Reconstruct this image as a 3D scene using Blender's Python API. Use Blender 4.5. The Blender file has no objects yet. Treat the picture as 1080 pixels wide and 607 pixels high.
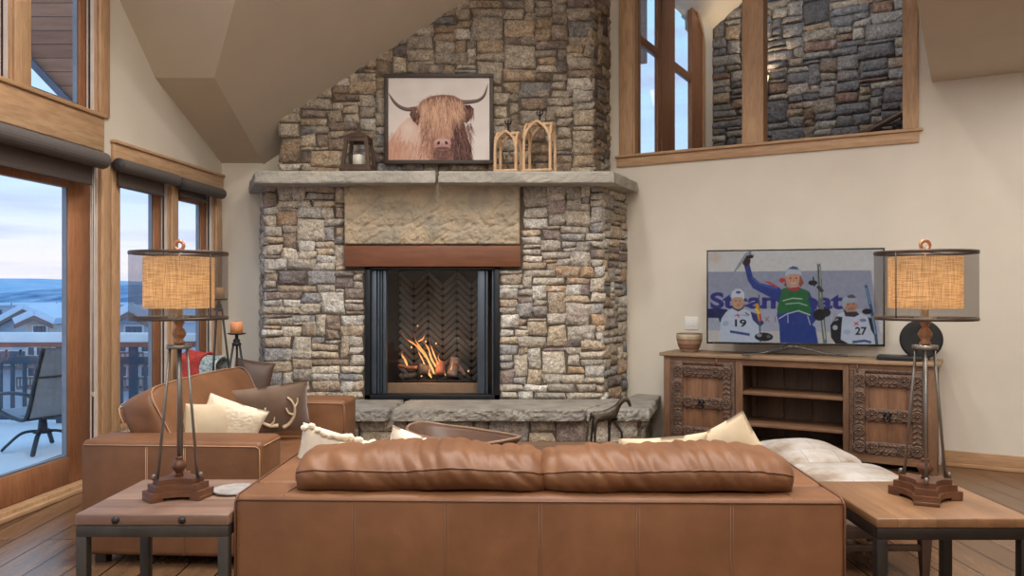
import bpy, bmesh, math, random
import numpy as np
from mathutils import Vector, Matrix, Euler, noise

sc = bpy.context.scene
COL = sc.collection
PI = math.pi
F, CAMZ, HY = 840.0, 1.40, 308.0          # focal length in pixels of the 1080x607 frame, eye height, horizon row


def P(px, py, Y):
    return Vector(((px - 540.0) * Y / F, Y, CAMZ - (py - HY) * Y / F))


def R(d):
    return math.radians(d)


def lin(c):
    return tuple((v / 255.0 / 12.92) if v / 255.0 <= 0.04045 else ((v / 255.0 + 0.055) / 1.055) ** 2.4 for v in c)


def T(x=0, y=0, z=0, rx=0, ry=0, rz=0, s=1.0):
    m = Matrix.Translation((x, y, z)) @ Euler((R(rx), R(ry), R(rz))).to_matrix().to_4x4()
    return m if s == 1.0 else m @ Matrix.Scale(s, 4)


# ------------------------------------------------------------------ materials
class NT:
    def __init__(self, name):
        self.m = bpy.data.materials.new(name)
        self.m.use_nodes = True
        self.t = self.m.node_tree
        self.t.nodes.clear()
        self.out = self.n('ShaderNodeOutputMaterial')

    def n(self, kind, **kw):
        nd = self.t.nodes.new(kind)
        for k, v in kw.items():
            if k in nd.inputs:
                nd.inputs[k].default_value = v
            else:
                setattr(nd, k, v)
        return nd

    def l(self, a, b):
        self.t.links.new(a, b)

    def coord(self, stretch=(1, 1, 1), rot=(0, 0, 0), shift=0.0):
        tc = self.n('ShaderNodeTexCoord')
        mp = self.n('ShaderNodeMapping')
        mp.inputs['Scale'].default_value = stretch
        mp.inputs['Rotation'].default_value = rot
        mp.inputs['Location'].default_value = (shift, shift * 0.37, 0)
        self.l(tc.outputs['Object'], mp.inputs['Vector'])
        return mp.outputs['Vector']

    def noise(self, vec, scale, detail=5, rough=0.55):
        nd = self.n('ShaderNodeTexNoise')
        nd.inputs['Scale'].default_value = scale
        nd.inputs['Detail'].default_value = detail
        nd.inputs['Roughness'].default_value = rough
        self.l(vec, nd.inputs['Vector'])
        return nd.outputs['Fac']

    def ramp(self, fac, stops):
        r = self.n('ShaderNodeValToRGB')
        e = r.color_ramp.elements
        while len(e) < len(stops):
            e.new(0.5)
        for i, (p, c) in enumerate(stops):
            e[i].position = p
            e[i].color = tuple(c[:3]) + (1,)
        self.l(fac, r.inputs['Fac'])
        return r.outputs['Color']

    def mix(self, a, b, fac, mode='MIX'):
        x = self.n('ShaderNodeMix', data_type='RGBA', blend_type=mode)
        for sock, v in ((x.inputs[0], fac), (x.inputs[6], a), (x.inputs[7], b)):
            if isinstance(v, (int, float)):
                sock.default_value = v
            elif isinstance(v, tuple):
                sock.default_value = tuple(v[:3]) + (1,)
            else:
                self.l(v, sock)
        return x.outputs[2]

    def bump(self, h, strength, dist=0.01, prev=None):
        b = self.n('ShaderNodeBump')
        b.inputs['Strength'].default_value = strength
        b.inputs['Distance'].default_value = dist
        self.l(h, b.inputs['Height'])
        if prev is not None:
            self.l(prev, b.inputs['Normal'])
        return b.outputs['Normal']

    def bsdf(self, col, rough=0.6, metal=0.0, normal=None, spec=0.5, coat=0.0, sheen=0.0):
        p = self.n('ShaderNodeBsdfPrincipled')
        if isinstance(col, tuple):
            p.inputs['Base Color'].default_value = tuple(col[:3]) + (1,)
        else:
            self.l(col, p.inputs['Base Color'])
        if isinstance(rough, (int, float)):
            p.inputs['Roughness'].default_value = rough
        else:
            self.l(rough, p.inputs['Roughness'])
        p.inputs['Metallic'].default_value = metal
        p.inputs['Specular IOR Level'].default_value = spec
        p.inputs['Coat Weight'].default_value = coat
        p.inputs['Sheen Weight'].default_value = sheen
        if normal is not None:
            self.l(normal, p.inputs['Normal'])
        self.l(p.outputs[0], self.out.inputs['Surface'])
        return p


def sc3(c, k):
    return tuple(min(1.0, v * k) for v in c[:3])


MATS = {}


def mat(name, rgb, rough=0.6, metal=0.0, var=0.12, scale=6.0, bump=0.0, bscale=60.0, stretch=(1, 1, 1), spec=0.5,
        coat=0.0, sheen=0.0, rgb2=None, bdist=0.01, detail=5):
    c = lin(rgb)
    m = NT(name)
    v = m.coord(stretch)
    f = m.noise(v, scale, detail)
    a, b = (sc3(c, 1 - var), sc3(c, 1 + var)) if rgb2 is None else (c, lin(rgb2))
    col = m.ramp(f, [(0.3, a), (0.7, b)])
    nrm = m.bump(m.noise(v, bscale, 4), bump, bdist) if bump else None
    m.bsdf(col, rough, metal, nrm, spec, coat, sheen)
    MATS[name] = m.m
    return m.m


def wood(name, dark, light, axis='X', scale=5.0, rough=0.5, ring=9.0, bump=0.15, spec=0.4):
    """streaky grain running along one local axis"""
    st = {'X': (0.12, 1, 1), 'Y': (1, 0.12, 1), 'Z': (1, 1, 0.12)}[axis]
    m = NT(name)
    v = m.coord(st)
    a = m.noise(v, scale, 4)
    b = m.noise(v, scale * ring, 6, 0.7)
    base = m.ramp(a, [(0.3, lin(dark)), (0.72, lin(light))])
    g = m.ramp(b, [(0.35, (0.62, 0.6, 0.58)), (0.6, (1, 1, 1))])
    col = m.mix(base, g, 0.75, 'MULTIPLY')
    m.bsdf(col, rough, 0, m.bump(b, bump, 0.003), spec)
    MATS[name] = m.m
    return m.m


def planks(name, cols, width, length, rough=0.45, rot=0.0, gap=0.006, grain=14.0, shift=0.0, bump=0.3):
    """boards laid with staggered ends, every board its own tone"""
    m = NT(name)
    v = m.coord((1, 1, 1), (0, 0, rot), shift)
    br = m.n('ShaderNodeTexBrick')
    br.offset = 0.37
    br.offset_frequency = 2
    br.inputs['Scale'].default_value = 1.0
    br.inputs['Brick Width'].default_value = length
    br.inputs['Row Height'].default_value = width
    br.inputs['Mortar Size'].default_value = gap
    br.inputs['Mortar Smooth'].default_value = 0.3
    br.inputs['Color1'].default_value = (0, 0, 0, 1)
    br.inputs['Color2'].default_value = (1, 1, 1, 1)
    br.inputs['Mortar'].default_value = (0.5, 0.5, 0.5, 1)
    m.l(v, br.inputs['Vector'])
    base = m.ramp(br.outputs['Color'], [(i / (len(cols) - 1), lin(c)) for i, c in enumerate(cols)])
    mp = m.n('ShaderNodeMapping')
    mp.inputs['Scale'].default_value = (0.1, 1, 1)
    m.l(v, mp.inputs['Vector'])
    g = m.noise(mp.outputs['Vector'], grain, 6, 0.7)
    big = m.noise(mp.outputs['Vector'], grain / 5, 3)
    col = m.mix(base, m.ramp(g, [(0.3, (0.55, 0.53, 0.5)), (0.65, (1.05, 1.05, 1.05))]), 0.8, 'MULTIPLY')
    col = m.mix(col, m.ramp(big, [(0.3, (0.75, 0.72, 0.7)), (0.7, (1.1, 1.1, 1.1))]), 0.7, 'MULTIPLY')
    col = m.mix(col, lin((35, 25, 20)), br.outputs['Fac'])
    inv = m.n('ShaderNodeMath', operation='SUBTRACT')
    inv.inputs[0].default_value = 1.0
    m.l(br.outputs['Fac'], inv.inputs[1])
    nrm = m.bump(inv.outputs[0], 0.5, 0.004)
    nrm = m.bump(g, bump, 0.002, nrm)
    m.bsdf(col, rough, 0, nrm, 0.5)
    MATS[name] = m.m
    return m.m


def attr_mat(name, rough=0.85, emit=0.0, nscale=25.0, var=0.35, bump=0.5, bdist=0.012, coat=0.0):
    """colours belonging to each piece come from the mesh's colour attribute"""
    m = NT(name)
    at = m.n('ShaderNodeAttribute')
    at.attribute_name = 'Col'
    col = at.outputs['Color']
    nrm = None
    if var:
        v = m.coord()
        f = m.noise(v, nscale, 8, 0.72)
        k = m.ramp(f, [(0.3, (1 - var,) * 3), (0.66, (1 + var * 0.7,) * 3)])
        col = m.mix(col, k, 1.0, 'MULTIPLY')
        f3 = m.noise(v, nscale * 3.4, 4, 0.7)
        col = m.mix(col, m.ramp(f3, [(0.38, (0.52, 0.5, 0.49)), (0.5, (1.0, 1.0, 1.0)), (0.64, (1.34, 1.34, 1.36))]), 0.85, 'MULTIPLY')
        if bump:
            f2 = m.noise(v, nscale * 1.6, 8, 0.7)
            vo = m.n('ShaderNodeTexVoronoi')
            vo.inputs['Scale'].default_value = nscale * 1.1
            m.l(v, vo.inputs['Vector'])
            nrm = m.bump(vo.outputs['Distance'], bump * 0.8, bdist * 1.6)
            nrm = m.bump(f2, bump, bdist, nrm)
    p = m.bsdf(col, rough, 0, nrm, 0.3, coat)
    if emit:
        m.l(col, p.inputs['Emission Color'])
        p.inputs['Emission Strength'].default_value = emit
        p.inputs['Base Color'].default_value = (0.0, 0.0, 0.0, 1)
        for lk in list(p.inputs['Base Color'].links):
            m.t.links.remove(lk)
    MATS[name] = m.m
    return m.m


def glass(name, tint=(0.97, 0.985, 1.0), refl=1.0):
    m = NT(name)
    tr = m.n('ShaderNodeBsdfTransparent')
    tr.inputs['Color'].default_value = tint + (1,)
    gl = m.n('ShaderNodeBsdfGlossy')
    gl.inputs['Roughness'].default_value = 0.02
    lw = m.n('ShaderNodeLayerWeight')
    lw.inputs['Blend'].default_value = 0.5
    pw = m.n('ShaderNodeMath', operation='POWER')
    pw.inputs[1].default_value = 5.0
    m.l(lw.outputs['Facing'], pw.inputs[0])
    k = m.n('ShaderNodeMath', operation='MULTIPLY_ADD')
    k.inputs[1].default_value = 0.55 * refl
    k.inputs[2].default_value = 0.03 * refl
    m.l(pw.outputs[0], k.inputs[0])
    mx = m.n('ShaderNodeMixShader')
    m.l(k.outputs[0], mx.inputs[0])
    m.l(tr.outputs[0], mx.inputs[1])
    m.l(gl.outputs[0], mx.inputs[2])
    m.l(mx.outputs[0], m.out.inputs['Surface'])
    MATS[name] = m.m
    return m.m


def emis(name, col, strength):
    m = NT(name)
    e = m.n('ShaderNodeEmission')
    e.inputs['Color'].default_value = tuple(col) + (1,)
    e.inputs['Strength'].default_value = strength
    m.l(e.outputs[0], m.out.inputs['Surface'])
    MATS[name] = m.m
    return m.m


# ------------------------------------------------------------------ mesh collecting
def bm_box(sx, sy, sz, bev=0.0, seg=2):
    bm = bmesh.new()
    bmesh.ops.create_cube(bm, size=1.0)
    for v in bm.verts:
        v.co.x *= sx
        v.co.y *= sy
        v.co.z *= sz
    if bev > 0:
        bev = min(bev, 0.49 * min(sx, sy, sz))
        bmesh.ops.bevel(bm, geom=list(bm.edges), offset=bev, segments=seg, profile=0.5, affect='EDGES', clamp_overlap=True)
    vs = [v.co.copy() for v in bm.verts]
    idx = {v: i for i, v in enumerate(bm.verts)}
    fs = [tuple(idx[v] for v in f.verts) for f in bm.faces]
    bm.free()
    return vs, fs


class MB:
    def __init__(self):
        self.v, self.f, self.mi, self.sm, self.c = [], [], [], [], []

    def add(self, vs, fs, M=None, mat=0, smooth=False, col=None):
        b = len(self.v)
        self.v.extend([M @ Vector(p) for p in vs] if M is not None else [Vector(p) for p in vs])
        self.f.extend(tuple(b + i for i in f) for f in fs)
        self.mi.extend([mat] * len(fs))
        self.sm.extend([smooth] * len(fs))
        if isinstance(col, list):
            self.c.extend(col)
        else:
            self.c.extend([col or (1, 1, 1)] * len(vs))
        return self

    def box(self, x0, x1, y0, y1, z0, z1, bev=0.0, seg=2, M=None, mat=0, col=None):
        vs, fs = bm_box(abs(x1 - x0), abs(y1 - y0), abs(z1 - z0), bev, seg)
        c = Vector(((x0 + x1) / 2, (y0 + y1) / 2, (z0 + z1) / 2))
        vs = [p + c for p in vs]
        return self.add(vs, fs, M, mat, bev > 0, col)

    def lathe(self, prof, n=24, M=None, mat=0, smooth=True, col=None, cap=True):
        vs, fs = [], []
        for r, z in prof:
            for k in range(n):
                a = 2 * PI * k / n
                vs.append((r * math.cos(a), r * math.sin(a), z))
        for i in range(len(prof) - 1):
            for k in range(n):
                k2 = (k + 1) % n
                fs.append((i * n + k, i * n + k2, (i + 1) * n + k2, (i + 1) * n + k))
        if cap:
            if prof[0][0] > 1e-5:
                fs.append(tuple(range(n - 1, -1, -1)))
            if prof[-1][0] > 1e-5:
                o = (len(prof) - 1) * n
                fs.append(tuple(o + k for k in range(n)))
        return self.add(vs, fs, M, mat, smooth, col)

    def tube(self, pts, r, n=8, M=None, mat=0, smooth=True, col=None, closed=False, flat=1.0, roll=0.0):
        pts = [Vector(p) for p in pts]
        m = len(pts)
        rs = r if isinstance(r, (list, tuple)) else [r] * m
        vs, fs = [], []
        up = None
        for i in range(m):
            if closed:
                t = pts[(i + 1) % m] - pts[(i - 1) % m]
            else:
                t = pts[min(i + 1, m - 1)] - pts[max(i - 1, 0)]
            if t.length < 1e-9:
                t = Vector((0, 0, 1))
            t.normalize()
            if up is None:
                up = Vector((0, 0, 1)) if abs(t.z) < 0.9 else Vector((1, 0, 0))
            a = t.cross(up)
            if a.length < 1e-6:
                a = t.orthogonal()
            a.normalize()
            b = a.cross(t).normalized()
            up = b
            for k in range(n):
                th = 2 * PI * k / n + roll
                vs.append(pts[i] + a * (rs[i] * math.cos(th)) + b * (rs[i] * flat * math.sin(th)))
        seg = m if closed else m - 1
        for i in range(seg):
            j = (i + 1) % m
            for k in range(n):
                k2 = (k + 1) % n
                fs.append((i * n + k, i * n + k2, j * n + k2, j * n + k))
        if not closed:
            fs.append(tuple(range(n - 1, -1, -1)))
            fs.append(tuple((m - 1) * n + k for k in range(n)))
        return self.add(vs, fs, M, mat, smooth, col)

    def prism(self, poly, z0, z1, M=None, mat=0, col=None):
        """plan outline (counter-clockwise x,y) from z0 up to z1"""
        n = len(poly)
        vs = [(x, y, z0) for x, y in poly] + [(x, y, z1) for x, y in poly]
        fs = [tuple(range(n - 1, -1, -1)), tuple(range(n, 2 * n))]
        fs += [(i, (i + 1) % n, n + (i + 1) % n, n + i) for i in range(n)]
        return self.add(vs, fs, M, mat, False, col)

    def slab(self, pts, th, M=None, mat=0):
        """3-D polygon given thickness th along its normal"""
        pts = [Vector(p) for p in pts]
        nn = Vector((0, 0, 0))
        for i in range(len(pts)):
            a, b = pts[i], pts[(i + 1) % len(pts)]
            nn += Vector(((a.y - b.y) * (a.z + b.z), (a.z - b.z) * (a.x + b.x), (a.x - b.x) * (a.y + b.y)))
        nn.normalize()
        n = len(pts)
        vs = pts + [p + nn * th for p in pts]
        fs = [tuple(range(n - 1, -1, -1)), tuple(range(n, 2 * n))]
        fs += [(i, (i + 1) % n, n + (i + 1) % n, n + i) for i in range(n)]
        return self.add(vs, fs, M, mat)

    def build(self, name, mats, parent=None, loc=None, M=None, colors=False, label=None):
        me = bpy.data.meshes.new(name)
        me.from_pydata([tuple(p) for p in self.v], [], self.f)
        if not isinstance(mats, (list, tuple)):
            mats = [mats]
        for m in mats:
            me.materials.append(m)
        me.polygons.foreach_set('material_index', self.mi)
        me.polygons.foreach_set('use_smooth', self.sm)
        if colors:
            at = me.color_attributes.new('Col', 'FLOAT_COLOR', 'POINT')
            at.data.foreach_set('color', np.array([tuple(c[:3]) + (1.0,) for c in self.c], dtype=np.float32).ravel())
        me.update()
        o = bpy.data.objects.new(name, me)
        COL.objects.link(o)
        if parent is not None:
            o.parent = parent
        if M is not None:
            o.matrix_basis = M
        elif loc is not None:
            o.location = loc
        if label:
            o['label'] = label
        return o


def tag(o, label, cat, group=None, kind=None):
    o['label'] = label
    o['category'] = cat
    if group:
        o['group'] = group
    if kind:
        o['kind'] = kind
    return o


def thing(name, label, cat, M=None, group=None):
    o = bpy.data.objects.new(name, None)
    o.empty_display_size = 0.1
    COL.objects.link(o)
    if M is not None:
        o.matrix_basis = M
    return tag(o, label, cat, group)


def copy_tree(o, parent=None):
    c = o.copy()
    COL.objects.link(c)
    if parent is not None:
        c.parent = parent
    for ch in list(o.children):
        copy_tree(ch, c)
    return c


def struct(name, mb, m, label=None, parent=None, M=None, colors=False):
    o = mb.build(name, m, parent, M=M, colors=colors)
    if parent is None:
        o['kind'] = 'structure'
        if label:
            o['label'] = label
    return o


def cells(x0, x1, z0, z1, holes):
    """wall rectangle minus rectangular openings, as rectangles"""
    xs = sorted({x0, x1, *[h[0] for h in holes], *[h[1] for h in holes]})
    out = []
    for a, b in zip(xs, xs[1:]):
        if b <= x0 or a >= x1:
            continue
        hs = sorted([(h[2], h[3]) for h in holes if h[0] <= a + 1e-6 and h[1] >= b - 1e-6])
        z = z0
        for lo, hi in hs:
            if lo > z:
                out.append((a, b, z, lo))
            z = max(z, hi)
        if z < z1:
            out.append((a, b, z, z1))
    return out


def puff(sx, sy, sz, k=6.0, n=16, bulge=(0, 0, 0), wr=0.0, ws=6.0, seed=0):
    """a stuffed box: rounded cube, bulging faces, soft wrinkles; sizes are full extents"""
    vs, fs, ids = [], [], {}

    def vid(p):
        key = (round(p[0], 5), round(p[1], 5), round(p[2], 5))
        if key not in ids:
            ids[key] = len(vs)
            vs.append(p)
        return ids[key]
    for ax in range(3):
        for sgn in (-1, 1):
            for i in range(n):
                for j in range(n):
                    q = []
                    for (a, b) in ((i, j), (i + 1, j), (i + 1, j + 1), (i, j + 1)):
                        p = [0, 0, 0]
                        p[ax] = sgn
                        p[(ax + 1) % 3] = -1 + 2 * a / n
                        p[(ax + 2) % 3] = -1 + 2 * b / n
                        q.append(vid(tuple(p)))
                    fs.append(tuple(q) if sgn > 0 else tuple(reversed(q)))
    out = []
    for x, y, z in vs:
        r = (abs(x) ** k + abs(y) ** k + abs(z) ** k) ** (1 / k)
        x, y, z = x / r, y / r, z / r
        fx = x * (1 + bulge[0] * (1 - y * y) * (1 - z * z))
        fy = y * (1 + bulge[1] * (1 - x * x) * (1 - z * z))
        fz = z * (1 + bulge[2] * (1 - x * x) * (1 - y * y))
        p = Vector((fx * sx / 2, fy * sy / 2, fz * sz / 2))
        if wr:
            q = p * ws + Vector((seed * 7.3, seed * 3.1, seed))
            d = noise.noise(q) + 0.5 * noise.noise(q * 2.3)
            p += p.normalized() * d * wr
        out.append(p)
    return out, fs


def pillow(w, h, t, n=18, wr=0.004, ws=9.0, seed=0, pinch=0.06, rib=0.0, ribn=14):
    """knife-edge throw pillow in the local x-z plane, thickness along y, centred"""
    vs, fs = [], []
    for side in (-1, 1):
        for i in range(n + 1):
            for j in range(n + 1):
                a, b = -1 + 2 * i / n, -1 + 2 * j / n
                th = ((1 - abs(a) ** 2.6) * (1 - abs(b) ** 2.6))
                th = max(th, 0) ** 0.55
                x = a * (1 - pinch * (1 - b * b)) * w / 2
                z = b * (1 - pinch * (1 - a * a)) * h / 2
                y = side * th * t / 2
                nz = noise.noise(Vector((x * ws + seed * 5, z * ws, side * 3 + seed)))
                y += nz * wr * min(1, th * 2)
                if rib:
                    y += side * rib * abs(math.sin((b + 0.25 * math.sin(a * 14)) * ribn)) * min(1, th * 1.5)
                vs.append((x, y + nz * wr * 0.5, z))
    m = (n + 1) ** 2
    for s in (0, 1):
        for i in range(n):
            for j in range(n):
                q = [s * m + i * (n + 1) + j, s * m + (i + 1) * (n + 1) + j, s * m + (i + 1) * (n + 1) + j + 1, s * m + i * (n + 1) + j + 1]
                fs.append(tuple(q) if s == 0 else tuple(reversed(q)))
    # close the rim
    rim = [(i, 0) for i in range(n)] + [(n, j) for j in range(n)] + [(n - i, n) for i in range(n)] + [(0, n - j) for j in range(n)]
    for q in range(len(rim)):
        a, b = rim[q], rim[(q + 1) % len(rim)]
        ia, ib = a[0] * (n + 1) + a[1], b[0] * (n + 1) + b[1]
        fs.append((ib, ia, m + ia, m + ib))
    return vs, fs


def bez(p0, p1, p2, p3, n=12):
    out = []
    for i in range(n + 1):
        t = i / n
        u = 1 - t
        out.append(Vector(p0) * u ** 3 + Vector(p1) * 3 * u * u * t + Vector(p2) * 3 * u * t * t + Vector(p3) * t ** 3)
    return out


def smooth_path(pts, n=6):
    """Catmull-Rom through the points"""
    pts = [Vector(p) for p in pts]
    out = []
    for i in range(len(pts) - 1):
        p0, p1, p2, p3 = pts[max(i - 1, 0)], pts[i], pts[i + 1], pts[min(i + 2, len(pts) - 1)]
        for k in range(n):
            t = k / n
            out.append(0.5 * ((2 * p1) + (p2 - p0) * t + (2 * p0 - 5 * p1 + 4 * p2 - p3) * t * t + (3 * p1 - p0 - 3 * p2 + p3) * t ** 3))
    out.append(pts[-1])
    return out


# ------------------------------------------------------------------ masonry
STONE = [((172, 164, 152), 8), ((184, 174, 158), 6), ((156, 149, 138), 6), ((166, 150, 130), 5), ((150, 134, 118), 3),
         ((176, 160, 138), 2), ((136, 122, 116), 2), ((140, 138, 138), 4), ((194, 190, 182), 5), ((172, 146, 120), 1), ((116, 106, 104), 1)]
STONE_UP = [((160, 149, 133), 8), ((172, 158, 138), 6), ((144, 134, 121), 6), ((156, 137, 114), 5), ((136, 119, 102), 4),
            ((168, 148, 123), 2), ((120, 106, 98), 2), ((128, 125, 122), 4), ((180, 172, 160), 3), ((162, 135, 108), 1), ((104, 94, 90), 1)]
STONE_HALL = [((134, 130, 126), 6), ((114, 112, 114), 5), ((150, 140, 126), 4), ((110, 110, 113), 4), ((142, 122, 104), 3),
              ((164, 158, 150), 3), ((122, 98, 86), 1), ((88, 88, 91), 2), ((150, 134, 114), 1)]


def ashlar(mb, x0, x1, z0, z1, M, seed=1, uw=0.044, uh=0.034, holes=(), keep=None, pal=STONE, depth=0.03, gap=0.006, wmax=8, light=1.0):
    """dry-stacked stones of all sizes over a rectangle in the local x-z plane, faces towards local -y"""
    rng = random.Random(seed)
    pool = [c for c, w in pal for _ in range(w)]
    nx, nz = max(1, round((x1 - x0) / uw)), max(1, round((z1 - z0) / uh))
    uw, uh = (x1 - x0) / nx, (z1 - z0) / nz
    occ = np.zeros((nz, nx), bool)
    for h in holes:
        for k in range(nz):
            for i in range(nx):
                cx, cz = x0 + (i + 0.5) * uw, z0 + (k + 0.5) * uh
                if h[0] < cx < h[1] and h[2] < cz < h[3]:
                    occ[k, i] = True
    for k in range(nz):
        i = 0
        while i < nx:
            if occ[k, i]:
                i += 1
                continue
            run = 1
            while i + run < nx and not occ[k, i + run]:
                run += 1
            h = min(rng.choice((1, 2, 2, 2, 2, 3, 3, 3, 4)), nz - k)
            if rng.random() < 0.03:
                h = min(6, nz - k)
            w = rng.randint(3, 6) if h >= 3 else rng.randint(3, wmax)
            if h == 1:
                w = rng.randint(3, 5)
            w = min(w, run)
            if run - w == 1:
                w = run
            if run - w == 1 and w > 2:
                w -= 1
            ok = 1
            while ok < h and not occ[k + ok, i:i + w].any():
                ok += 1
            h = ok
            if nz - (k + h) == 1 and not occ[k + h, i:i + w].any():
                h += 1
            occ[k:k + h, i:i + w] = True
            a, b, c, d = x0 + i * uw, x0 + (i + w) * uw, z0 + k * uh, z0 + (k + h) * uh
            i += w
            if keep is not None and not keep(a, b, c, d):
                continue
            stone(mb, a, b, c, d, M, rng, pool, depth, gap, light)


def stone(mb, a, b, c, d, M, rng, pool, depth, gap, light=1.0):
    j = lambda s: rng.uniform(-s, s)
    jz, jx = min(0.013, (d - c) * 0.15), min(0.020, (b - a) * 0.15)
    g = gap * rng.uniform(0.25, 0.9)
    A = Vector((a + g + j(jx), c + g + j(jz)))
    B = Vector((b - g + j(jx), c + g + j(jz)))
    C = Vector((b - g + j(jx), d - g + j(jz)))
    D = Vector((a + g + j(jx), d - g + j(jz)))
    nx, nz = max(3, min(9, int((b - a) / 0.035))), max(3, min(7, int((d - c) / 0.03)))
    dep = depth * rng.uniform(0.55, 1.0)
    tx, tz = j(0.012), j(0.012)
    sd = rng.uniform(0, 100)
    col = rng.choice(pool)
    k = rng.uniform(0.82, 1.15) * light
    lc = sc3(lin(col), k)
    lc2 = sc3(lin(rng.choice(pool)), k)
    vs, fs, cs = [], [], []
    for v in range(nz + 1):
        for u in range(nx + 1):
            s, t = u / nx, v / nz
            p = (A * (1 - s) + B * s) * (1 - t) + (D * (1 - s) + C * s) * t
            edge = min(s, 1 - s) * (b - a), min(t, 1 - t) * (d - c)
            e = min(edge)
            onb = u in (0, nx) or v in (0, nz)
            if onb:
                w = noise.noise(Vector((p.x * 18, p.y * 18, sd)))
                p = p + Vector((w * 0.007, w * 0.007))
            f = min(1, e / 0.022) ** 0.6
            nn = noise.noise(Vector((p.x * 9, p.y * 9, sd))) * 0.013 + noise.noise(Vector((p.x * 26, p.y * 26, sd))) * 0.006
            y = -(dep + (s - 0.5) * tx + (t - 0.5) * tz + nn) * (0.5 + 0.5 * f) if not onb else -dep * 0.42
            vs.append((p.x, y, p.y))
            mixv = max(0, min(1, noise.noise(Vector((p.x * 9 + sd, p.y * 14, sd))) * 1.6)) * 0.8
            cs.append(tuple(q * (1 - mixv) + r * mixv for q, r in zip(lc, lc2)))
    W = nx + 1
    for v in range(nz):
        for u in range(nx):
            fs.append((v * W + u, v * W + u + 1, (v + 1) * W + u + 1, (v + 1) * W + u))
    ring = [u for u in range(nx)] + [v * W + nx for v in range(nz)] + [nz * W + u for u in range(nx, 0, -1)] + [v * W for v in range(nz, 0, -1)]
    o = len(vs)
    for q in ring:
        x, y, z = vs[q]
        vs.append((x, 0.03, z))
        cs.append(lc)
    m = len(ring)
    for q in range(m):
        q2 = (q + 1) % m
        fs.append((ring[q2], ring[q], o + q, o + q2))
    mb.add(vs, fs, M, 0, True, cs)


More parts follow.
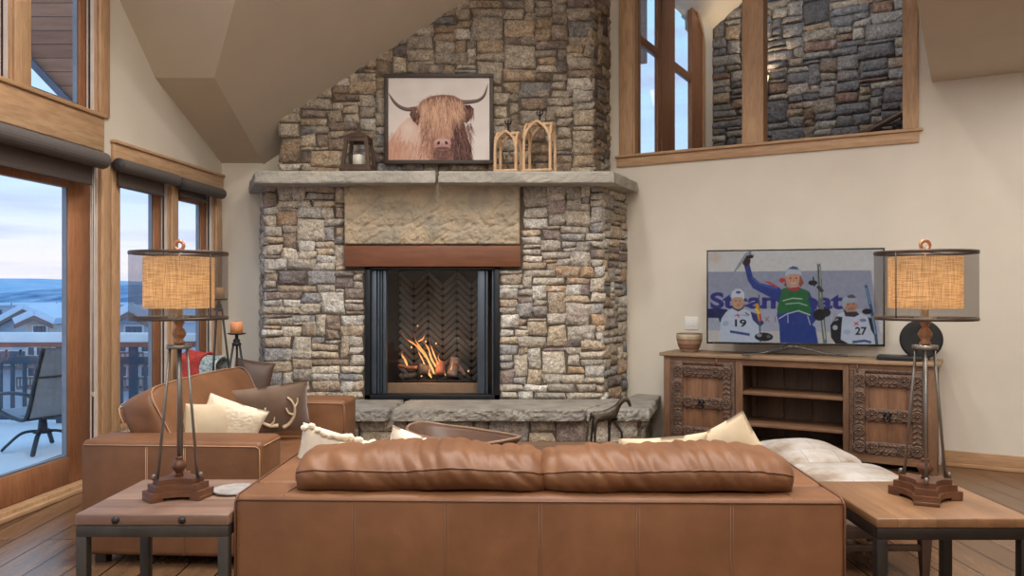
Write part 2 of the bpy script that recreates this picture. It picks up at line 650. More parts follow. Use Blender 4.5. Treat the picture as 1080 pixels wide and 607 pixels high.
# ------------------------------------------------------------------ pictures that are flat in the place (print, screen)
class Raster:
    def __init__(self, w, h, bg, ss=2):
        self.w, self.h, self.ss = w, h, ss
        self.a = np.ones((h * ss, w * ss, 3), np.float32) * np.array(bg, np.float32)

    def poly(self, pts, col, alpha=1.0):
        s = self.ss
        p = np.array([(x * s, y * s) for x, y in pts], float)
        x0, x1 = int(max(0, math.floor(p[:, 0].min()))), int(min(self.w * s, math.ceil(p[:, 0].max()) + 1))
        y0, y1 = int(max(0, math.floor(p[:, 1].min()))), int(min(self.h * s, math.ceil(p[:, 1].max()) + 1))
        if x1 <= x0 or y1 <= y0:
            return
        X, Y = np.meshgrid(np.arange(x0, x1) + 0.5, np.arange(y0, y1) + 0.5)
        ins = np.zeros(X.shape, bool)
        n = len(p)
        for i in range(n):
            (xa, ya), (xb, yb) = p[i], p[(i + 1) % n]
            if ya == yb:
                continue
            c = ((ya > Y) != (yb > Y)) & (X < (xb - xa) * (Y - ya) / (yb - ya) + xa)
            ins ^= c
        sub = self.a[y0:y1, x0:x1]
        sub[ins] = sub[ins] * (1 - alpha) + np.array(col, np.float32) * alpha

    def ell(self, cx, cy, rx, ry, col, alpha=1.0, rot=0.0, soft=False):
        if soft:
            s = self.ss
            x0, x1 = int(max(0, (cx - rx * 1.5) * s)), int(min(self.w * s, (cx + rx * 1.5) * s))
            y0, y1 = int(max(0, (cy - ry * 1.5) * s)), int(min(self.h * s, (cy + ry * 1.5) * s))
            if x1 <= x0 or y1 <= y0:
                return
            X, Y = np.meshgrid(np.arange(x0, x1) / s, np.arange(y0, y1) / s)
            d = ((X - cx) / rx) ** 2 + ((Y - cy) / ry) ** 2
            k = (np.exp(-d * 1.4) * alpha)[..., None]
            self.a[y0:y1, x0:x1] = self.a[y0:y1, x0:x1] * (1 - k) + np.array(col, np.float32) * k
            return
        pts = []
        for i in range(28):
            a = 2 * PI * i / 28
            x, y = rx * math.cos(a), ry * math.sin(a)
            pts.append((cx + x * math.cos(rot) - y * math.sin(rot), cy + x * math.sin(rot) + y * math.cos(rot)))
        self.poly(pts, col, alpha)

    def line(self, pts, w, col, alpha=1.0):
        pts = [Vector(p) for p in pts]
        ws = w if isinstance(w, (list, tuple)) else [w] * len(pts)
        L, Rr = [], []
        for i, p in enumerate(pts):
            t = pts[min(i + 1, len(pts) - 1)] - pts[max(i - 1, 0)]
            if t.length < 1e-9:
                t = Vector((1, 0))
            nn = Vector((-t.y, t.x)).normalized() * ws[i] / 2
            L.append(p + nn)
            Rr.append(p - nn)
        self.poly([tuple(q) for q in L + Rr[::-1]], col, alpha)

    def text(self, s, x0, y_base, height, width, col, bold=0.0, shear=0.0):
        """lettering from the built-in typeface, fitted into width x cap height"""
        cu = bpy.data.curves.new('lettering', 'FONT')
        cu.body = s
        cu.offset = bold
        ob = bpy.data.objects.new('lettering', cu)
        COL.objects.link(ob)
        me = bpy.data.meshes.new_from_object(ob.evaluated_get(bpy.context.evaluated_depsgraph_get()))
        v = np.array([tuple(q.co) for q in me.vertices])
        mn, mx = v.min(0), v.max(0)
        for f in me.polygons:
            q = [(x0 + (v[i][0] - mn[0]) / (mx[0] - mn[0]) * width + shear * v[i][1], y_base - (v[i][1] - mn[1]) / (mx[1] - mn[1]) * height) for i in f.vertices]
            self.poly(q, col)
        bpy.data.meshes.remove(me)
        bpy.data.objects.remove(ob)
        bpy.data.curves.remove(cu)

    def mesh(self, name, width, height, material, parent, M, bend=0.0):
        s = self.ss
        a = self.a.reshape(self.h, s, self.w, s, 3).mean((1, 3))
        a = np.clip(a / 255.0, 0, 1)
        a = np.where(a <= 0.04045, a / 12.92, ((a + 0.055) / 1.055) ** 2.4)
        h, w = self.h, self.w
        X, Z = np.meshgrid(np.linspace(-width / 2, width / 2, w), np.linspace(height / 2, -height / 2, h))
        co = np.stack([X, np.zeros_like(X), Z], -1).reshape(-1, 3).astype(np.float32)
        i = np.arange(h * w).reshape(h, w)
        q = np.stack([i[1:, :-1], i[1:, 1:], i[:-1, 1:], i[:-1, :-1]], -1).reshape(-1)
        me = bpy.data.meshes.new(name)
        me.vertices.add(h * w)
        me.vertices.foreach_set('co', co.ravel())
        nf = (h - 1) * (w - 1)
        me.loops.add(nf * 4)
        me.loops.foreach_set('vertex_index', q.astype(np.int32))
        me.polygons.add(nf)
        me.polygons.foreach_set('loop_start', np.arange(0, nf * 4, 4, dtype=np.int32))
        me.update(calc_edges=True)
        at = me.color_attributes.new('Col', 'FLOAT_COLOR', 'POINT')
        at.data.foreach_set('color', np.concatenate([a.reshape(-1, 3), np.ones((h * w, 1))], 1).astype(np.float32).ravel())
        me.materials.append(material)
        o = bpy.data.objects.new(name, me)
        COL.objects.link(o)
        o.parent = parent
        o.matrix_basis = M
        return o
# ------------------------------------------------------------------ materials of the place
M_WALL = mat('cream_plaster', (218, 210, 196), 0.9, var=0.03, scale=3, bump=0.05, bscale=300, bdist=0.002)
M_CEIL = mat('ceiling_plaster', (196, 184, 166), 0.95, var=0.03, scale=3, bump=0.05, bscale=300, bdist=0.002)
M_TRIM = wood('maple_trim', (186, 148, 112), (206, 170, 134), 'X', 5, 0.45)
M_TRIMV = wood('maple_trim_upright', (186, 148, 112), (206, 170, 134), 'Z', 5, 0.45)
M_SASH = wood('fir_sash_upright', (142, 94, 64), (170, 118, 84), 'Z', 6, 0.4)
M_SASHX = wood('fir_sash', (142, 94, 64), (170, 118, 84), 'X', 6, 0.4)
M_PALE = mat('pale_weatherstrip', (214, 204, 196), 0.6)
M_GASKET = mat('dark_gasket', (48, 46, 50), 0.6)
M_ALU = mat('grey_cladding', (120, 128, 140), 0.4, 0.3)
M_GLASS = glass('window_glass')
M_FLOOR = planks('wide_plank_floor', [(96, 68, 48), (126, 94, 68), (110, 82, 58), (138, 106, 78)], 0.19, 2.3, 0.24, rot=R(88))
M_BASE = wood('baseboard_wood', (176, 136, 100), (196, 156, 118), 'X', 5, 0.5)
M_STONE = attr_mat('stacked_stone', 0.9, 0, 20, 0.42, 0.9, 0.014)
M_GROUT = mat('dark_mortar', (92, 82, 72), 0.95, var=0.2, scale=30, bump=0.5, bscale=80)
M_SLABSTONE = mat('buff_sandstone', (150, 142, 128), 0.9, var=0.16, scale=4.5, bump=1.0, bscale=22, bdist=0.03, rgb2=(192, 172, 142), detail=10)
M_MANTEL = mat('grey_sandstone', (152, 148, 140), 0.9, scale=5, bump=0.8, bscale=34, bdist=0.015, rgb2=(184, 178, 166), detail=8)
M_HEARTH = mat('hearth_flagstone', (128, 124, 118), 0.75, var=0.2, scale=5, bump=0.8, bscale=30, bdist=0.02, rgb2=(164, 158, 148), detail=8)
M_BLACKM = mat('black_steel', (38, 40, 44), 0.45, 0.6, var=0.1)
M_BLUEM = mat('grey_blue_steel', (78, 88, 100), 0.4, 0.5, var=0.1)
M_COPPER = wood('rusted_brown_beam', (104, 64, 44), (138, 88, 60), 'X', 3, 0.5)
M_IRON = mat('dark_iron', (52, 50, 50), 0.5, 0.6, var=0.2, scale=20)
M_SHADE = mat('brown_shade_fabric', (78, 68, 64), 0.85, var=0.08, scale=40, bump=0.2, bscale=400, bdist=0.001)
M_SHADE2 = mat('grey_shade_cassette', (92, 86, 84), 0.8, var=0.08, scale=40)
M_SNOW = mat('snow', (232, 238, 246), 0.9, var=0.04, scale=2, bump=0.3, bscale=6, bdist=0.05)
M_LEDGE = mat('snow_blue', (205, 220, 238), 0.9, var=0.04)


def frame_of(ox, oy, ax, ay):
    """local x along the wall, local y out of the room, z up"""
    return Matrix(((ax, -ay, 0, ox), (ay, ax, 0, oy), (0, 0, 1, 0), (0, 0, 0, 1)))


A_L = Vector((0.0896, 0.996))
LW = frame_of(-3.11, 4.84, 0.0896, 0.996)
C30, S30 = math.cos(R(30)), math.sin(R(30))
RW = frame_of(1.153, 7.809, C30, -S30)
HWIN = frame_of(1.184, 7.79, S30, C30)
HSTONE = frame_of(2.574, 10.2, C30, -S30)
U = lambda Y: (Y - 4.84) / 0.996
lx = lambda Y: -3.11 + 0.09 * (Y - 4.84)
TH = 0.17

# floor
mb = MB()
mb.box(-3.9, 8.4, -2.6, 8.6, -0.12, 0.0)
floor = struct('floor', mb, M_FLOOR, 'wide brown wooden plank floor')

# left window wall
holes = [(U(4.60), U(5.86), 0.0, 2.40), (U(6.05), U(6.84), 0.35, 2.36), (U(6.92), U(7.66), 0.35, 2.36),
         (U(-2.2), U(-0.3), 0.0, 2.40), (U(0.0), U(2.1), 0.0, 2.40), (U(2.3), U(4.4), 0.0, 2.40),
         (U(0.0), U(1.9), 2.69, 4.9), (U(2.1), U(3.85), 2.69, 4.6),
         (U(4.05), U(4.95), 2.69, 3.75), (U(5.08), U(5.82), 2.69, 3.75)]
mb = MB()
for a, b, c, d in cells(U(-2.6), U(7.98), -0.1, 5.6, holes):
    mb.box(a, b, 0, TH, c, d)
struct('wall_left', mb, M_WALL, 'cream wall with the tall windows', M=LW)

# wall behind the fireplace
mb = MB()
mb.box(lx(7.8) - 0.1, 1.1, 7.8 + 0.12, 7.8 + 0.3, -0.1, 5.6)
mb.box(lx(7.8) - 0.1, -2.0, 7.8, 7.93, -0.1, 5.6)
struct('wall_back', mb, M_WALL, 'cream wall strip beside the stone fireplace')

# right wall with the interior opening
OP = (0.03, 2.42, 2.70, 5.25)
mb = MB()
for a, b, c, d in cells(-0.45, 8.1, -0.1, 5.6, [OP]):
    mb.box(a, b, 0, TH, c, d)
struct('wall_right', mb, M_WALL, 'cream wall behind the television', M=RW)
# rear of the room, behind the camera
mb = MB()
mb.box(-3.9, 8.4, -2.75, -2.6, -0.1, 5.6)
struct('wall_rear', mb, M_WALL)
mb = MB()
mb.box(8.1, 8.25, -2.6, 3.9, -0.1, 5.6)
struct('wall_side', mb, M_WALL)

# ceilings: flat high part, the slope over the chimney, the steep piece by the windows, the low soffit, the flat soffit on the right
cA = lambda Y: 3.174 + 0.896 * (6.594 - Y)
cC = lambda x, Y: 7.731 + 0.645 * x - 0.45 * Y
mb = MB()
zt = 5.5
Y0 = 6.594 - (zt - 3.174) / 0.896
xac = lambda Y: 2.095 - 0.6915 * Y
mb.slab([(lx(Y0) - 0.02, Y0, zt), (lx(6.594) - 0.02, 6.594, 3.174), (xac(6.594), 6.594, 3.174), (xac(Y0), Y0, zt)][::-1], 0.1)
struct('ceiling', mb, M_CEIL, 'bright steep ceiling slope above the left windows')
mb = MB()
mb.slab([(lx(6.594) - 0.02, 6.594, 3.174), (lx(7.95) - 0.02, 7.95, 2.6), (-2.43, 7.95, 2.6), (xac(6.594), 6.594, 3.174)][::-1], 0.08)
struct('ceiling', mb, M_CEIL, 'small low sloping ceiling panel in the window corner')
mb = MB()
xf = lambda Y: (-2.231 + 0.45 * Y) / 0.645
mb.slab([(xac(6.594), 6.594, 3.174), (-2.43, 7.95, cC(-2.43, 7.95)), (xf(7.95), 7.95, zt), (xf(Y0), Y0, zt)][::-1], 0.1)
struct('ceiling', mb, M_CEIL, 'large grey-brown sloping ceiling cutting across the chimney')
mb = MB()
mb.box(-3.9, 8.4, -2.7, Y0, zt, zt + 0.1)
mb.box(xf(Y0) - 0.4, 8.4, Y0, 8.1, zt, zt + 0.1)
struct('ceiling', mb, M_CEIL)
mb = MB()
ex, ey = 3.426, 6.4965
d0 = (ex - 0.5 * 3.5, ey - 0.866 * 3.5)
poly = [(ex, ey), d0, (d0[0] + 5 * C30, d0[1] - 5 * S30), (ex + 5 * C30, ey - 5 * S30)]
mb.prism(poly, 3.11, 5.49)
struct('ceiling', mb, M_CEIL, 'low flat soffit on the right above the television wall')

# baseboards
mb = MB()
mb.box(2.7, 8.05, -0.02, -0.002, 0, 0.125, 0.004, M=None)
mb.box(2.7, 8.05, -0.028, -0.002, 0, 0.03, 0.004)
struct('baseboard_right', mb, M_BASE, 'tan wooden baseboard under the television wall', M=RW)
mb = MB()
mb.box(U(5.96), U(7.75), -0.02, -0.002, 0, 0.125, 0.004)
struct('baseboard_left', mb, M_BASE, M=LW)

# trims
mb = MB()
mb.box(U(3.0), U(5.80), -0.06, 0.0, 2.42, 2.66, 0.006)
mb.box(U(3.0), U(5.81), -0.075, 0.0, 2.66, 2.69, 0.005)
struct('trim_1', mb, M_TRIM, 'wide maple beam above the glazed door', M=LW)
mb = MB()
mb.box(U(5.97), U(7.775), -0.03, 0.0, 2.365, 2.52, 0.004)
mb.box(U(5.96), U(7.785), -0.045, 0.0, 2.52, 2.545, 0.004)
struct('trim_2', mb, M_TRIM, 'maple header board over the two tall windows', M=LW)
mb = MB()
for a, b in ((5.835, 5.935), (5.955, 6.06), (6.83, 6.93), (7.65, 7.765)):
    mb.box(U(a), U(b), -0.022, 0.0, 0.0, 2.42 if a < 5.9 else 2.365, 0.004)
for a, b in ((4.945, 5.085), (5.815, 5.93)):
    mb.box(U(a), U(b), -0.022, 0.0, 2.69, 3.85, 0.004)
struct('trim_3', mb, M_TRIMV, 'upright maple casings between the left windows', M=LW)


def glazed(name, M, x0, x1, z0, z1, sash=0.085, label=None, rail=None, top=None, low=None, deep=0.10):
    """jamb lining, weatherstrips, sash and pane set back in the wall thickness"""
    root = bpy.data.objects.new(name, None)
    COL.objects.link(root)
    root.matrix_basis = M
    root['kind'] = 'structure'
    if label:
        root['label'] = label
    m = MB()
    t = 0.022
    m.box(x0, x0 + t, 0.0, TH, z0, z1)
    m.box(x1 - t, x1, 0.0, TH, z0, z1)
    m.box(x0, x1, 0.0, TH, z1 - t, z1)
    m.box(x0, x1, -0.01, TH, z0, z0 + t)
    m.build('jamb', M_TRIMV, root)
    m = MB()
    for x in (x0 + t, x1 - t):
        s = 1 if x < (x0 + x1) / 2 else -1
        m.box(min(x, x + s * 0.006), max(x, x + s * 0.006), 0.02, 0.045, z0 + t, z1 - t)
        m.box(min(x, x + s * 0.012), max(x, x + s * 0.012), 0.06, 0.07, z0 + t, z1 - t)
    m.build('weatherstrip', M_PALE, root)
    m = MB()
    for x in (x0 + t, x1 - t):
        s = 1 if x < (x0 + x1) / 2 else -1
        m.box(min(x, x + s * 0.008), max(x, x + s * 0.008), 0.047, 0.058, z0 + t, z1 - t)
    m.build('gasket', M_GASKET, root)
    m = MB()
    a, b, c, d = x0 + t + 0.003, x1 - t - 0.003, z0 + t + 0.003, z1 - t - 0.003
    lo = low or sash
    m.box(a, a + sash, deep - 0.028, deep + 0.028, c, d, 0.004, 1)
    m.box(b - sash, b, deep - 0.028, deep + 0.028, c, d, 0.004, 1)
    m.box(a + sash, b - sash, deep - 0.028, deep + 0.028, d - (top or sash), d, 0.004, 1)
    m.box(a + sash, b - sash, deep - 0.028, deep + 0.028, c, c + lo, 0.004, 1)
    if rail:
        m.box(a + sash, b - sash, deep - 0.028, deep + 0.028, rail - 0.05, rail + 0.05, 0.004, 1)
    m.build('sash', M_SASH, root)
    m = MB()
    g = 0.012
    m.box(a + sash, a + sash + g, deep - 0.012, deep + 0.02, c + lo, d - sash)
    m.box(b - sash - g, b - sash, deep - 0.012, deep + 0.02, c + lo, d - sash)
    m.box(a + sash, b - sash, deep - 0.012, deep + 0.02, c + lo, c + lo + g)
    m.build('glazing_bead', M_ALU, root)
    m = MB()
    m.box(a + sash - 0.002, b - sash + 0.002, deep + 0.003, deep + 0.009, c + lo - 0.002, d - (top or sash) + 0.002)
    m.build('pane', M_GLASS, root)
    return root


glazed('door_1', LW, U(4.60) - 0.0, U(5.86), 0.03, 2.40, sash=0.24, low=0.19, label='glazed wooden patio door at the far left')
mb = MB()
mb.box(U(-2.2), U(5.86), -0.035, TH, 0.0, 0.03, 0.004)
struct('trim_4', mb, M_TRIM, 'wooden threshold under the patio door', M=LW)
glazed('door_2', LW, U(2.3), U(4.4), 0.03, 2.40, sash=0.12, low=0.19)
glazed('door_3', LW, U(0.0), U(2.1), 0.03, 2.40, sash=0.12, low=0.19)
glazed('door_4', LW, U(-2.2), U(-0.3), 0.03, 2.40, sash=0.12, low=0.19)
glazed('window_6', LW, U(0.0), U(1.9), 2.69, 4.9, sash=0.08)
glazed('window_7', LW, U(2.1), U(3.85), 2.69, 4.6, sash=0.08)
glazed('window_1', LW, U(6.05), U(6.84), 0.35, 2.36, sash=0.11, label='tall window behind the burlap lamp, nearer of the pair')
glazed('window_2', LW, U(6.92), U(7.66), 0.35, 2.36, sash=0.11, label='tall window nearest the stone fireplace')
glazed('window_3', LW, U(4.05), U(4.95), 2.69, 3.75, sash=0.08, low=0.03, label='upper left window cut by the picture edge')
glazed('window_4', LW, U(5.08), U(5.82), 2.69, 3.75, sash=0.08, low=0.03, label='upper window above the beam, showing a planked eave')

# interior opening: casings, sill, post
mb = MB()
mb.box(-0.10, 0.045, -0.03, TH + 0.02, 2.745, 5.4, 0.005)
struct('trim_5', mb, M_TRIMV, 'left maple casing of the high interior opening', M=RW)
mb = MB()
mb.box(2.41, 2.525, -0.03, TH + 0.02, 2.745, 5.4, 0.005)
struct('trim_6', mb, M_TRIMV, 'right maple casing of the high interior opening', M=RW)
mb = MB()
mb.box(-0.13, 2.53, -0.022, TH + 0.02, 2.63, 2.72, 0.004)
mb.box(-0.14, 2.56, -0.045, TH + 0.04, 2.72, 2.745, 0.004)
struct('trim_7', mb, M_TRIM, 'long maple sill under the high interior opening', M=RW)
mb = MB()
mb.box(1.095, 1.285, -0.02, 0.16, 2.746, 5.5, 0.006)
struct('trim_8', mb, M_TRIMV, 'square maple post in the high interior opening', M=RW)

# the stair hall beyond the opening
arch_t0, arch_t1, spring, rise = 0.08, 2.30, 4.55, 0.5
arch = lambda t: spring + rise * (1 - ((t - (arch_t0 + arch_t1) / 2) / ((arch_t1 - arch_t0) / 2)) ** 2)
mb = MB()
NS = 16
mb.box(0.19, 0.2, 0.0, TH, 1.5, 2.6)
mb.box(arch_t1, 2.9, 0.0, TH, 1.5, 6.5)
mb.box(0.2, arch_t1, 0, TH, 1.5, 2.6)
for i in range(NS):
    a, b = arch_t0 + (arch_t1 - arch_t0) * i / NS, arch_t0 + (arch_t1 - arch_t0) * (i + 1) / NS
    mb.box(a, b, 0, TH, arch((a + b) / 2), 6.5)
struct('wall_hall', mb, M_WALL, 'cream hall wall round the arched window', M=HWIN)


def arch_pts(off, z_low, n=24):
    p = []
    for i in range(n + 1):
        t = arch_t0 + off + (arch_t1 - arch_t0 - 2 * off) * i / n
        p.append((t, arch(t) - off if abs(t - 1.19) < 1.2 else arch(t)))
    return [(arch_t0 + off, z_low)] + p + [(arch_t1 - off, z_low)]


w5 = bpy.data.objects.new('window_5', None)
COL.objects.link(w5)
w5.matrix_basis = HWIN
w5['kind'] = 'structure'
w5['label'] = 'arched window with brown muntins in the stair hall'


def band(outer, inner, y0, y1):
    vs, fs = [], []
    n = len(outer)
    for o, q in zip(outer, inner):
        vs += [(o[0], y0, o[1]), (q[0], y0, q[1]), (q[0], y1, q[1]), (o[0], y1, o[1])]
    for i in range(n - 1):
        a, b = i * 4, i * 4 + 4
        for k in range(4):
            k2 = (k + 1) % 4
            fs.append((a + k, a + k2, b + k2, b + k))
    fs += [(0, 3, 2, 1), (4 * n - 4, 4 * n - 3, 4 * n - 2, 4 * n - 1)]
    return vs, fs


mb = MB()
mb.add(*band(arch_pts(-0.09, 2.72), arch_pts(0.0, 2.72), -0.02, 0.0))
mb.build('casing', M_TRIMV, w5)
mb = MB()
mb.add(*band(arch_pts(0.0, 2.6), arch_pts(0.07, 2.6), -0.01, 0.04))
mb.build('frame', M_SASH, w5)
mb = MB()
mb.box(0.72, 0.80, 0.0, 0.04, 2.6, arch(0.78) - 0.03)
mb.box(0.82, 1.24, -0.01, 0.04, 2.6, arch(1.1) - 0.03)
for i in range(6):
    mb.box(1.86 + i * 0.065, 1.926 + i * 0.065, -0.01, 0.04, 2.6, arch(1.89 + i * 0.065) - 0.02)
mb.build('mullion', M_SASH, w5)
for a, b in ((0.15, 0.72), (1.25, 1.86)):
    mb = MB()
    mb.box(a, b, -0.005, 0.04, 3.88, 3.97, 0.004)
    mb.build('muntin', M_SASHX, w5)
    mb = MB()
    mb.box(a, b, 0.02, 0.026, 2.62, arch((a + b) / 2) - 0.0)
    mb.build('pane', M_GLASS, w5)

mb = MB()
ashlar(mb, -0.02, 3.6, 2.3, 6.3, None, seed=5, uw=0.062, uh=0.044, pal=STONE_HALL, depth=0.05, gap=0.007, wmax=6)
o = struct('wall_stone', mb, M_STONE, 'dark grey stacked stone wall seen through the high opening', M=HSTONE, colors=True)
mb = MB()
mb.box(-0.05, 3.7, 0.012, 0.15, 1.5, 6.5)
struct('wall_stone_core', mb, M_GROUT, M=HSTONE)
mb = MB()
q = lambda s, t: HSTONE @ Vector((s, 0.1, 0)) - Vector((0.5 * t, 0.866 * t, 0))
h0, h1, h2, h3 = q(-0.1, 0), q(2.2, 0), q(2.2, 2.70), q(-0.1, 2.70)
mb.slab([(h0.x, h0.y, 4.68), (h1.x, h1.y, 6.35), (h2.x, h2.y, 6.35), (h3.x, h3.y, 4.68)][::-1], 0.1)
struct('ceiling_hall', mb, M_WALL, 'sloping cream ceiling strip over the stair hall')
mb = MB()
h4, h5 = q(3.7, 0), q(3.7, 2.70)
mb.slab([(h1.x, h1.y, 6.34), (h4.x, h4.y, 6.34), (h5.x, h5.y, 6.34), (h2.x, h2.y, 6.34)][::-1], 0.1)
mb.slab([(h4.x, h4.y, 1.4), (h5.x, h5.y, 1.4), (h5.x, h5.y, 6.4), (h4.x, h4.y, 6.4)], 0.1)
mb.slab([(h0.x, h0.y, 1.5), (h4.x, h4.y, 1.5), (h5.x, h5.y, 1.5), (h3.x, h3.y, 1.5)], 0.1)
struct('wall_hall_end', mb, M_WALL)

# roller shades
def roller_shade(label, x0, x1, xf0, xf1, zc, r, zdrop, cord=None):
    t = thing('roller_shade', label, 'window shade', LW @ T(x0, 0, zc), 'brown roller shades on the left windows')
    L = x1 - x0
    m = MB()
    prof = []
    for k in range(20):
        a = 2 * PI * k / 20
        prof.append((math.cos(a) * r, math.sin(a) * r))
    vs = [(x, -0.03 - r + p[0], p[1]) for x in (0, L) for p in prof]
    fs = [tuple(range(20))[::-1], tuple(range(20, 40))] + [(k, (k + 1) % 20, 20 + (k + 1) % 20, 20 + k) for k in range(20)]
    m.add(vs, fs, None, 0, False)
    m.build('cassette', M_SHADE2, t)
    m = MB()
    m.box(xf0 - x0, xf1 - x0, -0.045, -0.041, zdrop - zc + 0.01, -0.02)
    f = m.build('fabric', M_SHADE, t)
    m = MB()
    m.box(xf0 - x0, xf1 - x0, -0.052, -0.034, zdrop - zc - 0.02, zdrop - zc + 0.012, 0.004)
    m.build('hem_bar', M_SHADE, f)
    m = MB()
    for x in (-0.004, L):
        m = MB()
        m.lathe([(0, 0), (r * 0.98, 0), (r * 0.98, 0.004), (0, 0.004)], 20, M=T(x, -0.03 - r, 0, 0, 90, 0))
        m.box(x, x + 0.004, -0.05, -0.002, -0.02, 0.02)
        m.build('end_bracket', M_GASKET, t)
    if cord:
        m = MB()
        for dx in (0.0, 0.018):
            m.tube([(cord - x0 + dx, -0.034, -0.05), (cord - x0 + dx, -0.03, -0.9), (cord - x0 + dx * 0.8, -0.03, -1.66)], 0.0025, 5)
        m.tube([(cord - x0 + 0.018 * (0.5 - 0.5 * math.cos(a)), -0.03, -1.66 - 0.03 * math.sin(a)) for a in [PI * i / 8 for i in range(9)]], 0.0025, 5)
        m.build('pull_cord', M_PALE, t)
    return t


roller_shade('wide brown roller shade under the beam over the patio door', U(4.5), U(5.735), U(4.5), U(5.673), 2.345, 0.06, 2.18, U(5.70))
roller_shade('rolled brown shade on the window directly behind the left lamp', U(5.94), U(6.777), U(6.0), U(6.634), 2.35, 0.05, 2.215)
roller_shade('rolled brown shade on the window nearest the fireplace', U(6.845), U(7.63), U(6.92), U(7.40), 2.34, 0.05, 2.25)
# ------------------------------------------------------------------ stone fireplace
YF, YU, YM, YH = 7.285, 7.40, 7.0, 6.65          # faces: lower stone, chimney, mantel edge, hearth edge
fp = thing('fireplace', 'tall stacked stone fireplace with grey mantel slab, raised hearth and burning fire', 'fireplace', T(0, YF, 0))
fy = lambda Y: Y - YF
XL, XR = -2.285, 0.85
OX0, OX1, OZ0, OZ1 = -1.344, -0.113, 0.42, 1.625
LX0, LX1, LZ0, LZ1 = -1.526, 0.078, 1.632, 1.825
SX0, SX1, SZ0, SZ1 = -1.535, 0.078, 1.83, 2.40

mb = MB()
front = T(0, 0.03, 0)
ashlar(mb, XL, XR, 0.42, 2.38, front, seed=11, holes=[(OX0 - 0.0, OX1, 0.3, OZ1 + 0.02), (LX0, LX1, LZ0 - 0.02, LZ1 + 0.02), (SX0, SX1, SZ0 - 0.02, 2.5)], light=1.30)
# right return runs back to the wall, left return too
def ret(p, q, z0, z1, seed, keep=None, left=False, **kw):
    d = Vector((q[0] - p[0], q[1] - p[1]))
    L = d.length
    d.normalize()
    M = frame_of(p[0], p[1], d.x, d.y)
    M.translation += Vector((-d.y, d.x, 0)) * 0.03
    ashlar(mb, 0.0, L, z0, z1, M, seed=seed, keep=keep, **kw)
mb.build('stone_surround', M_STONE, fp, colors=True)
mb = MB()
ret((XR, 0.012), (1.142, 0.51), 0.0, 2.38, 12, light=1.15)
mb.build('stone_return', M_STONE, fp, colors=True)
mb = MB()
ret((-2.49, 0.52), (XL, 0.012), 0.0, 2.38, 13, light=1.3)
mb.build('stone_return', M_STONE, fp, colors=True)

# chimney breast above the mantel, cut by the sloping ceiling
mb = MB()
UX0, UX1 = -2.17, 0.766
keep = lambda a, b, c, d: c < cC(a, YU) + 0.02 or c < cC(b, YU)
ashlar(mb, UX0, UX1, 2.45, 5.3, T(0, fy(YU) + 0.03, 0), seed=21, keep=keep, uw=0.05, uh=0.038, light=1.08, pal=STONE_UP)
ret((UX1, fy(YU) + 0.012), (0.995, fy(7.915)), 2.45, 5.4, 22, pal=STONE_UP)
mb.build('chimney_breast', M_STONE, fp, colors=True)

# mortar body behind the stones
mb = MB()
g = 0.027
mb.prism([(-2.44, 0.5), (-2.29 + g, g), (OX0 - 0.0, g), (OX0, 0.5)], 0.0, 2.4)
mb.prism([(OX1, 0.5), (OX1, g), (XR - 0.02, g), (1.1, 0.5)], 0.0, 2.4)
mb.box(OX0, OX1, g, 0.5, OZ1 + 0.01, 2.4)
mb.prism([(UX0 + g, fy(7.79)), (UX0 + g, fy(YU) + g), (UX1 - g, fy(YU) + g), (0.95, fy(7.88))], 2.4, 5.45)
mb.build('mortar', M_GROUT, fp)

# mantel slab in three stones
def rough_prism(m, poly, z0, z1, n=10, amp=0.008, seed=0, sub=0.06, mat=0, zr=0.0):
    """stone slab: outline subdivided, edges chipped"""
    pts = []
    for i in range(len(poly)):
        a, b = Vector(poly[i]), Vector(poly[(i + 1) % len(poly)])
        k = max(1, int((b - a).length / sub))
        for j in range(k):
            pts.append(a + (b - a) * j / k)
    c = sum(pts, Vector((0, 0))) / len(pts)
    nz = max(4, int((z1 - z0) / 0.013))
    vs, fs = [], []
    N = len(pts)
    for k in range(nz + 1):
        t = k / nz
        z = z0 + (z1 - z0) * t
        inset = 0.006 if k in (0, nz) else 0.0
        for p in pts:
            d = (c - p).normalized()
            w = noise.noise(Vector((p.x * 9, p.y * 9 + seed, z * 12))) * amp + (abs(noise.noise(Vector((p.x * 19, p.y * 19 + seed, z * 22)))) - 0.25) * amp * 1.3 + noise.noise(Vector((p.x * 46, p.y * 46 + seed, z * 46))) * amp * 0.35
            q = p + d * (inset + w + amp)
            vs.append((q.x, q.y, z + zr * noise.noise(Vector((p.x * 6, seed, k * 0.0)))))
    for k in range(nz):
        for i in range(N):
            j = (i + 1) % N
            fs.append((k * N + i, k * N + j, (k + 1) * N + j, (k + 1) * N + i))
    fs.append(tuple(range(N - 1, -1, -1)))
    fs.append(tuple(nz * N + i for i in range(N)))
    m.add(vs, fs, None, mat)


ym = fy(YM)
MZ0, MZ1 = 2.363, 2.467
for i, (poly, sd) in enumerate((
        ([(-2.27, ym), (-0.665, ym), (-0.668, 0.5), (-2.58, 0.5)], 1),
        ([(-0.657, ym), (0.905, ym), (1.235, 0.45), (0.9, 0.5), (-0.66, 0.5)], 2))):
    mb = MB()
    rough_prism(mb, poly, MZ0 + (0.003 if i else 0), MZ1 - (0.003 if i else 0), amp=0.010, seed=sd * 5, sub=0.04)
    mb.build('mantel_slab', M_MANTEL, fp)

